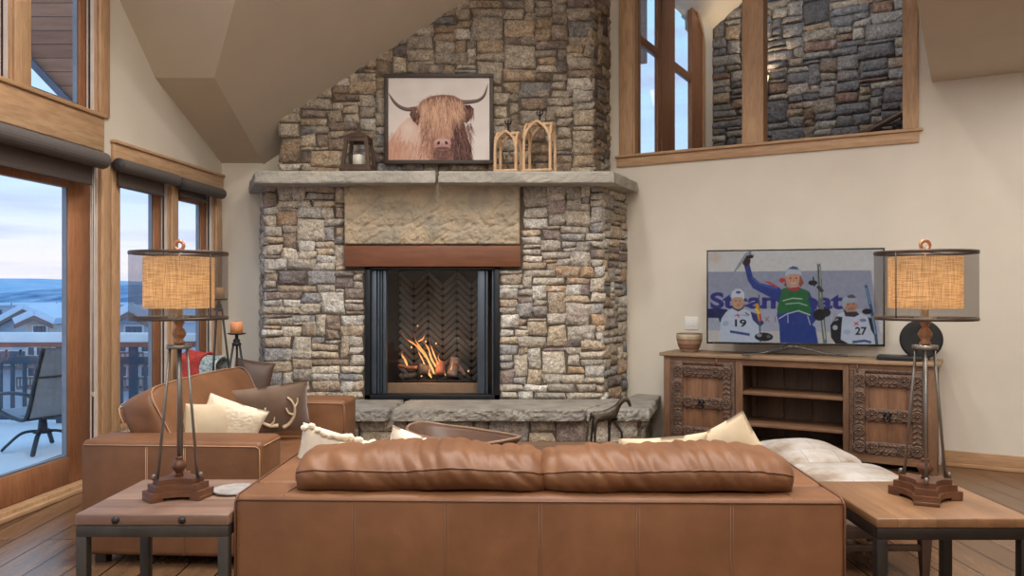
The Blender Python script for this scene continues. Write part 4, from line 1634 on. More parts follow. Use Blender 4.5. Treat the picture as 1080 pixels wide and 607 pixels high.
mb.box(-0.913, 0.913, 0.212, 0.97, 0.06, 0.25, 0.015)
mb.build('base', M_LEATHER, sofa)
for s in (-1, 1):
    mb = MB()
    vs, fs = puff(0.91, 0.76, 0.15, 8, 14, (0.0, 0.02, 0.12), 0.006, 7, s + 3)
    mb.add(vs, fs, T(s * 0.457, 0.60, 0.327), 0, True)
    mb.build('seat_cushion', M_LEATHER, sofa)
prof = [(0.066, 0.666), (0.040, 0.70), (0.044, 0.745), (0.115, 0.795), (0.24, 0.805), (0.36, 0.79), (0.43, 0.70), (0.45, 0.56), (0.42, 0.455), (0.32, 0.447), (0.232, 0.50), (0.222, 0.60), (0.214, 0.664), (0.14, 0.666)]
for s, w_, cx, sd in ((-1, 0.955, -0.440, 2), (1, 0.955, 0.484, 5)):
    vs, fs, seam, n = flop(w_, prof, sd, 0.026, nx=96, seamk=2)
    mb = MB()
    mb.add(vs, fs, None, 0, True)
    o = mb.build('back_cushion', M_LEATHER, sofa, loc=(cx, 0, 0))
    mb = MB()
    mb.tube([Vector(p) + Vector((0, -0.002, 0)) for p in seam[2:-2]], 0.0042, 6)
    mb.build('piping', M_PIPING, o)
for sx in (-1.02, 1.02):
    for y in (0.08, 0.92):
        mb = MB()
        mb.box(sx - 0.035, sx + 0.035, y - 0.035, y + 0.035, 0, 0.062, 0.004)
        mb.build('foot', M_FOOT, sofa)

# loveseat against the windows
LOVE = T(-2.22, 4.09, 0, 0, 0, -3.5)
love = thing('loveseat', 'tan leather loveseat beside the left windows, facing right', 'sofa', LOVE)
DD, LL, AT = 0.955, 1.87, 0.64
for y0, y1 in ((0.0, 0.29), (LL - 0.29, LL)):
    mb = MB()
    mb.box(0, DD, y0, y1, 0.05, AT, 0.03, 4)
    mb.build('arm', M_LEATHER, love)
mb = MB()
for x in (0.35, 0.55):
    mb.tube([(x, -0.0008, 0.06), (x, -0.001, AT - 0.03)], 0.0022, 5)
    mb.tube([(x + 0.008, -0.0008, 0.06), (x + 0.008, -0.001, AT - 0.03)], 0.0015, 5)
mb.tube([(0.02, -0.002, AT - 0.022), (DD - 0.03, -0.002, AT - 0.022), (DD - 0.012, 0.0, AT - 0.035), (DD - 0.010, 0, 0.06)], 0.003, 6)
mb.tube([(DD + 0.0005, 0.028, AT - 0.022), (DD + 0.0005, 0.262, AT - 0.022)], 0.003, 6)
yb = LL - 0.29
mb.build('seam', M_STITCH, love)
mb = MB()
mb.tube([(0.3, yb - 0.001, AT - 0.022), (DD - 0.03, yb - 0.001, AT - 0.022), (DD - 0.012, yb - 0.001, AT - 0.04), (DD - 0.012, yb - 0.001, 0.4)], 0.003, 6)
mb.build('seam', M_STITCH, love)
mb = MB()
mb.box(0, 0.20, 0.292, LL - 0.292, 0.05, AT - 0.03, 0.03, 3)
mb.build('back', M_LEATHER, love)
mb = MB()
mb.box(0.202, DD - 0.02, 0.292, LL - 0.292, 0.05, 0.25, 0.012)
mb.build('base', M_LEATHER, love)
mb = MB()
vs, fs = puff(0.74, LL - 0.59, 0.15, 8, 16, (0.02, 0, 0.12), 0.006, 6, 8)
mb.add(vs, fs, T(0.585, LL / 2, 0.327), 0, True)
mb.build('seat_cushion', M_LEATHER, love)
mb = MB()
vs, fs = puff(0.235, 1.36, 0.47, 7, 22, (0.22, 0.0, 0.05), 0.012, 5.5, 3)
Mc = T(0.235, LL / 2 - 0.02, 0.635, 0, -27, 0)
mb.add(vs, fs, Mc, 0, True)
o = mb.build('back_cushion', M_LEATHER, love)
mb = MB()
for sx in (-0.103, 0.103):
    k = []
    for y, z in ((-0.652, -0.19), (-0.66, 0), (-0.645, 0.2), (-0.4, 0.232), (0, 0.238), (0.4, 0.232), (0.645, 0.2), (0.66, 0), (0.652, -0.19)):
        k.append((sx * 0.99, y * 1.0, z * 0.98))
    mb.tube(smooth_path(k, 5), 0.0032, 6, M=Mc)
mb.build('piping', M_STITCH, o)
for sx in (0.08, DD - 0.08):
    for y in (0.08, LL - 0.08):
        mb = MB()
        mb.box(sx - 0.03, sx + 0.03, y - 0.03, y + 0.03, 0, 0.052, 0.004)
        mb.build('foot', M_FOOT, love)

# ------------------------------------------------------------------ pillows
M_LINEN = mat('ivory_linen', (216, 206, 190), 0.9, var=0.04, scale=12, bump=0.25, bscale=300, bdist=0.002, sheen=0.2)
M_CREAM = mat('warm_cream_cotton', (196, 178, 150), 0.9, var=0.05, scale=10, bump=0.2, bscale=250, bdist=0.002, sheen=0.2)
M_KNIT = mat('cream_knit', (226, 212, 188), 0.95, var=0.10, scale=40, bump=0.5, bscale=90, bdist=0.006, sheen=0.3)
M_BROWNP = mat('brown_velvet', (108, 86, 70), 0.85, var=0.18, scale=9, bump=0.2, bscale=120, bdist=0.003, sheen=0.5)
M_BONE = mat('bone_applique', (206, 186, 156), 0.8, var=0.06)
M_PATT = mat('striped_weave', (228, 214, 196), 0.95, var=0.10, scale=30, bump=0.5, bscale=120, bdist=0.005)


def throw_pillow(label, loc, rot, w, h, t, m, seed, **kw):
    mb = MB()
    vs, fs = pillow(w, h, t, 26, seed=seed, **kw)
    mb.add(vs, fs, None, 0, True)
    o = mb.build('throw_pillow', m, None, M=T(loc[0], loc[1], loc[2], *rot))
    return tag(o, label, 'pillow', 'throw pillows on the leather sofas')


# on the loveseat (rz 90 turns the face towards the room)
throw_pillow('plain cream pillow behind the rods of the left lamp', (-1.765, 4.62, 0.595), (0, 6, 74), 0.42, 0.33, 0.15, M_CREAM, 1)
kn = throw_pillow('cream ribbed knit pillow in the middle of the loveseat', (-1.69, 4.78, 0.605), (8, 22, 36), 0.38, 0.29, 0.15, M_KNIT, 2, rib=0.010, ribn=24)
ap = throw_pillow('dark brown pillow with pale antlers at the far end of the loveseat', (-1.625, 5.31, 0.615), (16, -6, 20), 0.54, 0.36, 0.15, M_BROWNP, 3)
mb = MB()


def py(x, z, w=0.50, h=0.36, t=0.16):
    a, b = x / (w / 2), z / (h / 2)
    th = max(0, (1 - abs(a) ** 2.6) * (1 - abs(b) ** 2.6)) ** 0.55
    return -th * t / 2 - 0.004


for pts, rr in (([(0.05, -0.085), (0.0, -0.08), (-0.05, -0.045), (-0.085, 0.0), (-0.095, 0.06)], 0.014), ([(-0.05, -0.045), (-0.035, 0.0), (-0.02, 0.055)], 0.011),
                ([(0.0, -0.08), (0.025, -0.05), (0.03, -0.02)], 0.009), ([(-0.085, -0.005), (-0.115, 0.02)], 0.008),
                ([(0.08, -0.11), (0.12, -0.09), (0.155, -0.04), (0.165, 0.02), (0.15, 0.07), (0.125, 0.10)], 0.014), ([(0.16, -0.03), (0.125, -0.01), (0.11, 0.03)], 0.010),
                ([(0.165, 0.02), (0.185, 0.05), (0.19, 0.08)], 0.008)):
    sp = smooth_path([(x, py(x, z), z) for x, z in pts], 4)
    n = len(sp)
    mb.tube(sp, [rr * (1 - 0.6 * i / n) for i in range(n)], 6)
mb.build('antler_applique', M_BONE, ap)
# on the big sofa
bp = throw_pillow('white pillow with a knotted braid edge behind the left sofa cushion', (-0.725, 3.60, 0.612), (10, 16, 6), 0.52, 0.29, 0.14, M_LINEN, 4)
mb = MB()
rnd = random.Random(8)
for r_ in range(4):
    for i in range(17):
        x = -0.245 + i * 0.0305 + rnd.uniform(-0.006, 0.006)
        z = 0.136 - r_ * 0.03 + rnd.uniform(-0.006, 0.006) - (0.014 if i in (0, 16) else 0)
        if r_ and x < -0.10 + r_ * 0.03:
            continue
        rr = rnd.uniform(0.013, 0.019)
        a, b = min(1, abs(x / 0.26)), z / 0.145
        th = max(0, (1 - abs(a) ** 2.6) * (1 - min(1, abs(b)) ** 2.6)) ** 0.55 * 0.075
        vs, fs = puff(rr * 2.2, rr * 1.9, rr * 1.7, 2.6, 4, wr=0.003, ws=60, seed=i + r_)
        mb.add(vs, fs, T(x, -th - 0.004, z, rnd.uniform(-30, 30), rnd.uniform(-40, 40), 0), 0, True)
mb.build('braid_edge', M_KNIT, bp)
throw_pillow('ivory ribbed pillow beside the wooden dough bowl', (-0.385, 3.60, 0.598), (10, 19, 4), 0.42, 0.30, 0.13, M_PATT, 5, rib=0.009, ribn=22)
throw_pillow('low beige pillow barely showing above the right sofa cushion', (0.69, 3.60, 0.592), (10, -5, -4), 0.40, 0.34, 0.13, M_CREAM, 6, wr=0.012)
throw_pillow('cream pillow standing on its corner at the right end of the sofa', (0.975, 3.58, 0.640), (8, -30, -24), 0.35, 0.35, 0.14, M_CREAM, 7)

# ------------------------------------------------------------------ end tables
M_TTOP = planks('reclaimed_table_top', [(116, 90, 78), (146, 116, 100), (130, 102, 88), (158, 128, 110)], 0.105, 5.0, 0.5, gap=0.0015, grain=18, shift=1.31)
M_TTOP2 = planks('oak_table_top', [(122, 88, 60), (144, 108, 76), (132, 96, 66)], 0.14, 5.0, 0.45, rot=R(90), gap=0.0006, grain=18, shift=1.31)
M_TIRON = mat('grey_brown_iron', (78, 74, 70), 0.5, 0.6, var=0.15, scale=14)
M_TIRON2 = mat('black_brown_iron', (50, 44, 42), 0.5, 0.6, var=0.15, scale=14)


def end_table(label, x0, x1, y0, y1, top, mt, mi, th, bolts):
    cx, cy = (x0 + x1) / 2, (y0 + y1) / 2
    w, d = (x1 - x0) / 2, (y1 - y0) / 2
    t = thing('end_table', label, 'table', T(cx, cy, 0), 'end tables flanking the sofa')
    m = MB()
    m.box(-w, w, -d, d, top - th, top, 0.006)
    m.build('table_top', mt, t)
    a = 0.038
    m = MB()
    z0, z1 = top - th - 0.042, top - th - 0.001
    m.box(-w + 0.003, w - 0.003, -d + 0.003, -d + a, z0, z1, 0.002)
    m.box(-w + 0.003, w - 0.003, d - a, d - 0.003, z0, z1, 0.002)
    m.box(-w + 0.003, -w + a, -d + a, d - a, z0, z1, 0.002)
    m.box(w - a, w - 0.003, -d + a, d - a, z0, z1, 0.002)
    m.build('apron', mi, t)
    for sx in (-1, 1):
        for sy in (-1, 1):
            m = MB()
            xa, xb = sx * (w - 0.003), sx * (w - 0.003 - a)
            ya, yb = sy * (d - 0.003), sy * (d - 0.003 - a)
            m.box(min(xa, xb), max(xa, xb), min(ya, yb), max(ya, yb), 0, z0 + 0.001, 0.002)
            m.build('leg', mi, t)
    for sy in (-1, 1):
        m = MB()
        y = sy * (d - 0.02)
        m.box(-w + a, w - a, y - 0.012, y + 0.012, 0.09, 0.115, 0.002)
        m.build('stretcher', mi, t)
    for x in bolts:
        m = MB()
        m.lathe([(0.014, 0), (0.014, 0.004), (0.008, 0.011), (0.0, 0.012)], 10, M=T(x, -d, top - th / 2, 90, 0, 0))
        m.build('bolt', M_IRON, t)
    return t


end_table('left end table with planked reclaimed top and grey iron legs', -1.578, -1.022, 2.872, 3.41, 0.60, M_TTOP, M_TIRON, 0.042, (-0.13, 0.11))
end_table('right end table with smooth brown wooden top and black iron legs', 1.292, 1.848, 2.82, 3.377, 0.60, M_TTOP2, M_TIRON2, 0.036, ())

# ------------------------------------------------------------------ table lamps
m = NT('lit_burlap')
v = m.coord()
tx = m.n('ShaderNodeTexCoord')
wv = []
sepx = m.n('ShaderNodeSeparateXYZ')
m.l(tx.outputs['UV'], sepx.inputs[0])
f1 = m.noise(m.coord((1, 1, 26)), 15, 3, 0.6)
f2 = m.noise(m.coord((26, 26, 1)), 13, 3, 0.6)
c1 = m.ramp(f1, [(0.36, (0.62, 0.58, 0.54)), (0.6, (1.08, 1.08, 1.08))])
c2 = m.ramp(f2, [(0.36, (0.62, 0.58, 0.54)), (0.6, (1.08, 1.08, 1.08))])
col = m.mix(c1, c2, 1.0, 'MULTIPLY')
col = m.mix(col, lin((222, 186, 142)), 1.0, 'MULTIPLY')
df, tl, mx = m.n('ShaderNodeBsdfDiffuse'), m.n('ShaderNodeBsdfTranslucent'), m.n('ShaderNodeMixShader')
m.l(col, df.inputs['Color'])
m.l(col, tl.inputs['Color'])
mx.inputs[0].default_value = 0.5
m.l(df.outputs[0], mx.inputs[1])
m.l(tl.outputs[0], mx.inputs[2])
m.l(mx.outputs[0], m.out.inputs['Surface'])
M_BURLAP = m.m
m = NT('wire_mesh')
tr, df, mx = m.n('ShaderNodeBsdfTransparent'), m.n('ShaderNodeBsdfPrincipled'), m.n('ShaderNodeMixShader')
df.inputs['Base Color'].default_value = lin((92, 84, 78)) + (1,)
df.inputs['Metallic'].default_value = 0.4
df.inputs['Roughness'].default_value = 0.5
mx.inputs[0].default_value = 0.38
m.l(tr.outputs[0], mx.inputs[1])
m.l(df.outputs[0], mx.inputs[2])
m.l(mx.outputs[0], m.out.inputs['Surface'])
M_MESH = m.m
M_ROD = mat('pewter_rod', (128, 122, 116), 0.35, 0.7, var=0.12, scale=20)
M_TURN = wood('turned_brown_wood', (142, 100, 68), (182, 136, 98), 'Z', 14, 0.45)
M_LBASE = wood('dark_walnut_base', (82, 52, 38), (116, 76, 54), 'X', 7, 0.4)
M_RIM = mat('bronze_rim', (74, 62, 54), 0.4, 0.6)
M_SOCK = mat('ivory_socket', (218, 196, 158), 0.6)
M_COPR = mat('copper_finial', (186, 132, 102), 0.3, 0.7)
M_BULB = emis('lamp_bulb', (1.0, 0.78, 0.5), 6.0)


def table_lamp(label, x, y, z, ang, rot):
    t = thing('table_lamp', label, 'lamp', T(x, y, z), 'tripod lamps with burlap and wire mesh shades')
    Rt, tips = 0.124, [R(a + ang) for a in (0, 120, 240)]

    def plate(Ro, hw, z0, z1):
        pts = []
        for i, a in enumerate(tips):
            b = tips[(i + 1) % 3] if i < 2 else tips[0] + 2 * PI
            tip = Vector((math.cos(a), math.sin(a))) * Ro
            sd = Vector((-math.sin(a), math.cos(a))) * hw
            pts += [tip - sd, tip + sd]
            nb = Vector((math.cos(b), math.sin(b))) * Ro - Vector((-math.sin(b), math.cos(b))) * hw
            mid = Vector((math.cos((a + b) / 2), math.sin((a + b) / 2))) * Ro * 0.34
            p0 = tip + sd
            for k in range(1, 8):
                s = k / 8
                pts.append(p0 * (1 - s) ** 2 + mid * 2 * s * (1 - s) + nb * s * s)
        return [tuple(p) for p in pts]
    m = MB()
    # arched foot: three toes carry the lowest tier
    for a in tips:
        c = Vector((math.cos(a), math.sin(a), 0)) * (Rt - 0.022)
        m.box(-0.024, 0.024, -0.044, 0.044, 0.0, 0.014, 0.002, M=T(c.x, c.y, 0, 0, 0, math.degrees(a)))
    m.prism(plate(Rt, 0.046, 0, 0), 0.012, 0.034)
    m.prism(plate(Rt - 0.018, 0.040, 0, 0), 0.034, 0.058)
    m.prism(plate(Rt - 0.036, 0.034, 0, 0), 0.058, 0.078)
    m.build('base', M_LBASE, t)
    m = MB()
    m.lathe([(0.016, 0.078), (0.012, 0.088), (0.015, 0.095), (0.027, 0.112), (0.029, 0.122), (0.022, 0.136), (0.012, 0.146), (0.017, 0.15), (0.012, 0.156)], 18)
    m.build('ball', M_LBASE, t)
    m = MB()
    m.tube([(0, 0, 0.15), (0, 0, 0.585)], 0.0085, 10)
    m.build('pole', M_ROD, t)
    for a in tips:
        m = MB()
        d = Vector((math.cos(a), math.sin(a), 0))
        m.tube([d * 0.036 + Vector((0, 0, 0.583)), d * 0.0578 + Vector((0, 0, 0.344)), d * 0.083 + Vector((0, 0, 0.079))], 0.0058, 8)
        m.lathe([(0.008, 0.078), (0.008, 0.096), (0.004, 0.1), (0, 0.1)], 8, M=Matrix.Translation(d * 0.098))
        m.build('rod', M_ROD, t)
    m = MB()
    m.lathe([(0.0, 0.578), (0.046, 0.578), (0.047, 0.584), (0.046, 0.594), (0.0, 0.594)], 24)
    m.build('collar', M_ROD, t)
    m = MB()
    m.lathe([(0.018, 0.594), (0.022, 0.604), (0.014, 0.612), (0.024, 0.628), (0.027, 0.638), (0.02, 0.652), (0.011, 0.662), (0.016, 0.672), (0.021, 0.682), (0.012, 0.69)], 20)
    m.build('baluster', M_TURN, t)
    m = MB()
    m.lathe([(0.008, 0.686), (0.02, 0.69), (0.038, 0.699), (0.04, 0.702), (0.0, 0.702)], 24)
    m.build('drip_pan', M_ROD, t)
    m = MB()
    m.lathe([(0.0135, 0.702), (0.0135, 0.765), (0.0, 0.765)], 14)
    m.build('socket', M_SOCK, t)
    sh = bpy.data.objects.new('lamp_shade', None)
    COL.objects.link(sh)
    sh.parent = t
    r, z0, z1 = 0.1815, 0.697, 0.952
    m = MB()
    m.lathe([(r, z0), (r, z1)], 48, cap=False)
    m.build('wire_mesh_drum', M_MESH, sh)
    m = MB()
    for zz in (z0, z1):
        m.lathe([(r + 0.0015, zz - 0.006), (r + 0.0025, zz), (r + 0.0015, zz + 0.006), (r - 0.002, zz + 0.006), (r - 0.002, zz - 0.006), (r + 0.0015, zz - 0.006)], 48, cap=False)
    m.tube([(-r, 0, z0), (-r, 0, z1)], 0.0025, 6, M=Matrix.Rotation(R(rot), 4, 'Z'))
    for k in range(3):
        a = R(120 * k + rot)
        m.tube([(0.01 * math.cos(a), 0.01 * math.sin(a), z1 + 0.002), (r * math.cos(a), r * math.sin(a), z1)], 0.0022, 6)
    m.build('rim', M_RIM, sh)
    ri, a0, a1 = 0.131, 0.737, 0.936
    m = MB()
    m.lathe([(ri, a0), (ri, a1)], 48, cap=False)
    m.build('burlap_drum', M_BURLAP, sh)
    m = MB()
    m.lathe([(0.0, 0.775), (0.016, 0.79), (0.028, 0.82), (0.024, 0.845), (0.0, 0.857)], 14)
    m.build('bulb', M_BULB, t)
    m = MB()
    m.tube([(0, 0, 0.85), (0, 0, z1 + 0.01)], 0.003, 6)
    m.tube([(0.0175 * math.cos(a), 0, z1 + 0.03 + 0.0175 * math.sin(a)) for a in [2 * PI * k / 20 for k in range(20)]], 0.0045, 8, closed=True, flat=1.6)
    m.build('finial', M_COPR, t)
    lamp_spots.append((x, y, z + 0.81))
    return t


lamp_spots = []
table_lamp('burlap-shaded tripod lamp on the planked left table, in front of the windows', -1.308, 3.13, 0.601, -15, 150)
table_lamp('burlap-shaded tripod lamp on the smooth right table, in front of the media console', 1.603, 3.09, 0.601, 5, 30)

M_DISHS = mat('grey_stoneware', (146, 142, 140), 0.6, var=0.25, scale=30)
mb = MB()
mb.lathe([(0.0, 0), (0.07, 0), (0.085, 0.004), (0.088, 0.012), (0.084, 0.012), (0.068, 0.007), (0.0, 0.006)], 32)
o = mb.build('coaster_dish', M_DISHS, None, loc=(-1.113, 3.20, 0.601))
tag(o, 'round grey stoneware dish on the left table beside the lamp base', 'dish')

# ------------------------------------------------------------------ coffee table with bowl and animal figure
M_CTAB = planks('coffee_table_wood', [(96, 70, 52), (120, 88, 64)], 0.15, 2.0, 0.5, gap=0.002)
ct = thing('coffee_table', 'low dark wooden coffee table behind the long sofa, under the dough bowl', 'table', T(0.05, 4.72, 0))
mb = MB()
mb.box(-0.85, 0.85, -0.46, 0.46, 0.385, 0.43, 0.006)
mb.build('table_top', M_CTAB, ct)
for sx in (-1, 1):
    for sy in (-1, 1):
        mb = MB()
        mb.box(sx * 0.78 - 0.035, sx * 0.78 + 0.035, sy * 0.4 - 0.035, sy * 0.4 + 0.035, 0, 0.385, 0.004)
        mb.build('leg', M_CTAB, ct)
M_BOWL = wood('dark_carved_bowl', (70, 50, 40), (104, 76, 60), 'X', 5, 0.5)
bw = thing('dough_bowl', 'long dark carved wooden dough bowl behind the sofa', 'bowl', T(-0.295, 4.69, 0.4315, 0, 0, -40))
mb = MB()
La, Wb, Hb = 0.41, 0.20, 0.128
NB = 40


def ringp(s, z, wob=0.0):
    out = []
    for i in range(NB):
        a = 2 * PI * i / NB
        cx, sy = math.cos(a), math.sin(a)
        x = math.copysign(abs(cx) ** 0.8, cx) * La * s
        y = math.copysign(abs(sy) ** 0.85, sy) * Wb * s
        lift = 0.025 * abs(cx) ** 4 * (z / Hb)
        out.append((x, y, z + lift + wob * noise.noise(Vector((x * 6, y * 6, 1)))))
    return out


rings = [ringp(0.55, 0.0), ringp(0.68, 0.015), ringp(0.84, 0.06), ringp(0.95, 0.11), ringp(1.0, Hb, 0.006), ringp(0.955, Hb + 0.001, 0.006), ringp(0.88, 0.11), ringp(0.76, 0.065), ringp(0.6, 0.03), ringp(0.3, 0.022)]
vs = [p for r_ in rings for p in r_]
fs = [(i * NB + k, i * NB + (k + 1) % NB, (i + 1) * NB + (k + 1) % NB, (i + 1) * NB + k) for i in range(len(rings) - 1) for k in range(NB)]
fs += [tuple(range(NB - 1, -1, -1)), tuple((len(rings) - 1) * NB + k for k in range(NB))]
mb.add(vs, fs, None, 0, True)
mb.build('trough', M_BOWL, bw)
mb = MB()
mb.tube(ringp(0.978, Hb + 0.002, 0.006), 0.0095, 6, closed=True)
mb.build('rim', mat('worn_bowl_rim', (132, 104, 84), 0.55, var=0.2, scale=20), bw)

M_BRONZE = mat('dark_bronze', (64, 56, 46), 0.45, 0.6, var=0.35, scale=30, bump=0.5, bscale=50)


def figure(name, label, pts, edges, radii, M, m, cat):
    me = bpy.data.meshes.new(name)
    me.from_pydata(pts, edges, [])
    me.materials.append(m)
    o = bpy.data.objects.new(name, me)
    COL.objects.link(o)
    o.matrix_basis = M
    sk = o.modifiers.new('Skin', 'SKIN')
    sk.use_smooth_shade = True
    lay = me.skin_vertices[0].data
    for i, r_ in enumerate(radii):
        lay[i].radius = (r_, r_)
    lay[0].use_root = True
    ss = o.modifiers.new('Subdivision', 'SUBSURF')
    ss.levels = ss.render_levels = 2
    return tag(o, label, cat)


k = 4.98 / F
H = lambda px, py, y=0: ((px - 642) * k, y, (470.5 - py) * k)
pts = [H(630, 439), H(638, 438), H(646, 436), H(650, 430), H(655, 423), H(659, 419.5), H(663, 423), H(665, 429),
       H(624, 436), H(622, 444),
       H(626.5, 445, 0.024), H(624.5, 458, 0.026), H(623.5, 470.5, 0.026),
       H(627.5, 445, -0.024), H(627, 458, -0.026), H(627, 470.5, -0.026),
       H(643, 445, 0.022), H(643, 458, 0.024), H(642.5, 470.5, 0.024),
       H(648, 444, -0.022), H(655, 455, -0.024), H(656, 470.5, -0.024),
       H(657.5, 416, 0.008)]
edges = [(0, 1), (1, 2), (2, 3), (3, 4), (4, 5), (5, 6), (6, 7), (0, 8), (8, 9), (0, 10), (10, 11), (11, 12), (0, 13), (13, 14), (14, 15),
         (2, 16), (16, 17), (17, 18), (2, 19), (19, 20), (20, 21), (5, 22)]
radii = [0.030, 0.031, 0.032, 0.022, 0.016, 0.017, 0.013, 0.009, 0.013, 0.006, 0.014, 0.008, 0.009, 0.014, 0.008, 0.009, 0.013, 0.008, 0.009, 0.013, 0.008, 0.009, 0.006]
figure('horse_figurine', 'slim dark bronze horse figure with bowed head in front of the hearth', pts, edges, radii, T(0.605, 4.98, 0.437), M_BRONZE, 'figurine')

# ------------------------------------------------------------------ hide-covered ottomans
m = NT('cowhide')
v = m.coord()
f = m.noise(v, 3.2, 5, 0.6)
col = m.ramp(f, [(0.36, lin((178, 172, 168))), (0.46, lin((162, 152, 142))), (0.54, lin((138, 120, 104))), (0.68, lin((128, 106, 88)))])
br = m.n('ShaderNodeTexBrick')
br.offset = 0.5
br.inputs['Scale'].default_value = 1
br.inputs['Brick Width'].default_value = 0.19
br.inputs['Row Height'].default_value = 0.17
br.inputs['Mortar Size'].default_value = 0.004
br.inputs['Mortar Smooth'].default_value = 0.6
br.inputs['Color1'].default_value = (0.86, 0.84, 0.82, 1)
br.inputs['Color2'].default_value = (1.1, 1.1, 1.1, 1)
br.inputs['Mortar'].default_value = (0.7, 0.66, 0.6, 1)
m.l(v, br.inputs['Vector'])
col = m.mix(col, br.outputs['Color'], 0.9, 'MULTIPLY')
nb = m.bump(br.outputs['Fac'], -0.35, 0.006)
nb = m.bump(m.noise(m.coord((1, 6, 1)), 40, 4), 0.3, 0.004, nb)
m.bsdf(col, 0.85, 0, nb, 0.2, 0, 0.3)
M_HIDE = m.m
M_OLEG = wood('dark_ottoman_wood', (54, 40, 34), (78, 58, 48), 'Z', 8, 0.5)


def ottoman(label, x0, x1, y0, y1, ztop, dome, seed):
    cx, cy = (x0 + x1) / 2, (y0 + y1) / 2
    w, d = x1 - x0, y1 - y0
    t = thing('ottoman', label, 'ottoman', T(cx, cy, 0), 'cowhide ottomans behind the right table')
    m = MB()
    vs, fs = puff(w, d, 0.20, 7, 16, (0.02, 0.02, dome), 0.005, 6, seed)
    m.add(vs, fs, T(0, 0, ztop - 0.10 - dome * 0.05), 0, True)
    m.build('cushion', M_HIDE, t)
    m = MB()
    m.box(-w / 2 + 0.015, w / 2 - 0.015, -d / 2 + 0.015, d / 2 - 0.015, 0.20, ztop - 0.19, 0.004)
    m.build('frame', M_OLEG, t)
    for sx in (-1, 1):
        for sy in (-1, 1):
            m = MB()
            x, y = sx * (w / 2 - 0.04), sy * (d / 2 - 0.04)
            m.tube([(x, y, 0.20), (x, y, 0.0)], [0.036, 0.022], 4, smooth=False, roll=PI / 4)
            m.build('leg', M_OLEG, t)
        m = MB()
        m.box(-w / 2 + 0.05, w / 2 - 0.05, sx * (d / 2 - 0.04) - 0.012, sx * (d / 2 - 0.04) + 0.012, 0.135, 0.165, 0.002)
        m.build('stretcher', M_OLEG, t)
    return t


ottoman('patchwork cowhide ottoman farther from the right table, with the domed top', 1.565, 2.06, 4.60, 5.26, 0.455, 0.55, 1)
ottoman('patchwork cowhide ottoman touching the back of the right table', 1.565, 2.06, 3.86, 4.53, 0.452, 0.12, 2)
# ------------------------------------------------------------------ carved media console, television and what stands on it
CL, CD, CH = 2.17, 0.42, 0.86
CM = frame_of(0.928, 7.419, C30, -S30) @ T(0.505, 0.0, 0)          # local x along the front, y back to the wall
con = thing('media_console', 'carved antique wooden media console under the television', 'cabinet', CM)
M_CON = wood('old_teak_upright', (108, 78, 58), (146, 110, 82), 'Z', 7, 0.55)
M_CONX = wood('old_teak', (108, 78, 58), (146, 110, 82), 'X', 7, 0.55)
M_CTOP = wood('weathered_teak_top', (138, 112, 88), (172, 144, 114), 'X', 6, 0.6)
M_CARV = mat('dark_carved_teak', (84, 64, 54), 0.6, var=0.35, scale=30, bump=0.6, bscale=90, bdist=0.006, rgb2=(124, 98, 82))
M_CPAN = wood('brown_door_panel', (104, 72, 52), (146, 106, 78), 'Z', 9, 0.6)
M_CBACK = wood('dark_back_boards', (84, 64, 52), (112, 88, 72), 'Z', 7, 0.65)
M_RUST = mat('black_iron_ring', (40, 38, 38), 0.5, 0.7)
mb = MB()
mb.box(-0.035, CL + 0.03, -0.025, CD + 0.015, CH - 0.03, CH, 0.005)
mb.build('top', M_CTOP, con)
S0 = 0.505
px_ = {k: v - S0 for k, v in dict(d0=0.5666, d1=1.141, s0=1.2055, s1=2.0067, e0=2.056, e1=2.61).items()}
mb = MB()
zb, zt_ = 0.07, CH - 0.031
for a, b in ((0.0, px_['d0'] - 0.003), (px_['d1'] + 0.003, px_['s0']), (px_['s1'], px_['e0'] - 0.003), (px_['e1'] + 0.003, CL)):
    mb = MB()
    mb.box(a, b, 0.0, 0.045, 0.0 if a in (0.0,) or b == CL else zb, zt_, 0.003)
    mb.build('post', M_CON, con)
mb = MB()
mb.box(px_['d0'] - 0.003, px_['d1'] + 0.003, 0.0, 0.04, zt_ - 0.035, zt_, 0.002)
mb.box(px_['s0'], px_['s1'], 0.0, 0.04, zt_ - 0.055, zt_, 0.002)
mb.box(px_['e0'] - 0.003, px_['e1'] + 0.003, 0.0, 0.04, zt_ - 0.035, zt_, 0.002)
mb.box(px_['d0'] - 0.002, px_['e1'] + 0.002, 0.0, 0.04, 0.05, 0.12, 0.002)
mb.build('rail', M_CONX, con)
mb = MB()
mb.box(0.0, 0.022, 0.046, CD, 0.0, zt_)
mb.build('side', M_CON, con)
mb = MB()
mb.box(CL - 0.022, CL, 0.046, CD, 0.0, zt_)
mb.build('side', M_CON, con)
mb = MB()
nb_ = 9
for i in range(nb_):
    a = 0.022 + (CL - 0.044) * i / nb_
    mb.box(a + 0.002, a + (CL - 0.044) / nb_ - 0.002, CD - 0.02, CD - 0.004, 0.05, zt_, 0.003)
mb.build('back_boards', M_CBACK, con)
mb = MB()
mb.box(px_['d1'] + 0.02, px_['s0'] - 0.012, 0.046, CD - 0.021, 0.1, zt_)
mb.build('divider', M_CBACK, con)
mb = MB()
mb.box(px_['s1'] + 0.012, px_['e0'] - 0.02, 0.046, CD - 0.021, 0.1, zt_)
mb.build('divider', M_CBACK, con)
for z in (0.552, 0.285, 0.11):
    mb = MB()
    mb.box(px_['s0'] - 0.012, px_['s1'] + 0.012, 0.012, CD - 0.021, z - 0.028, z, 0.003)
    mb.build('shelf', M_CONX, con)


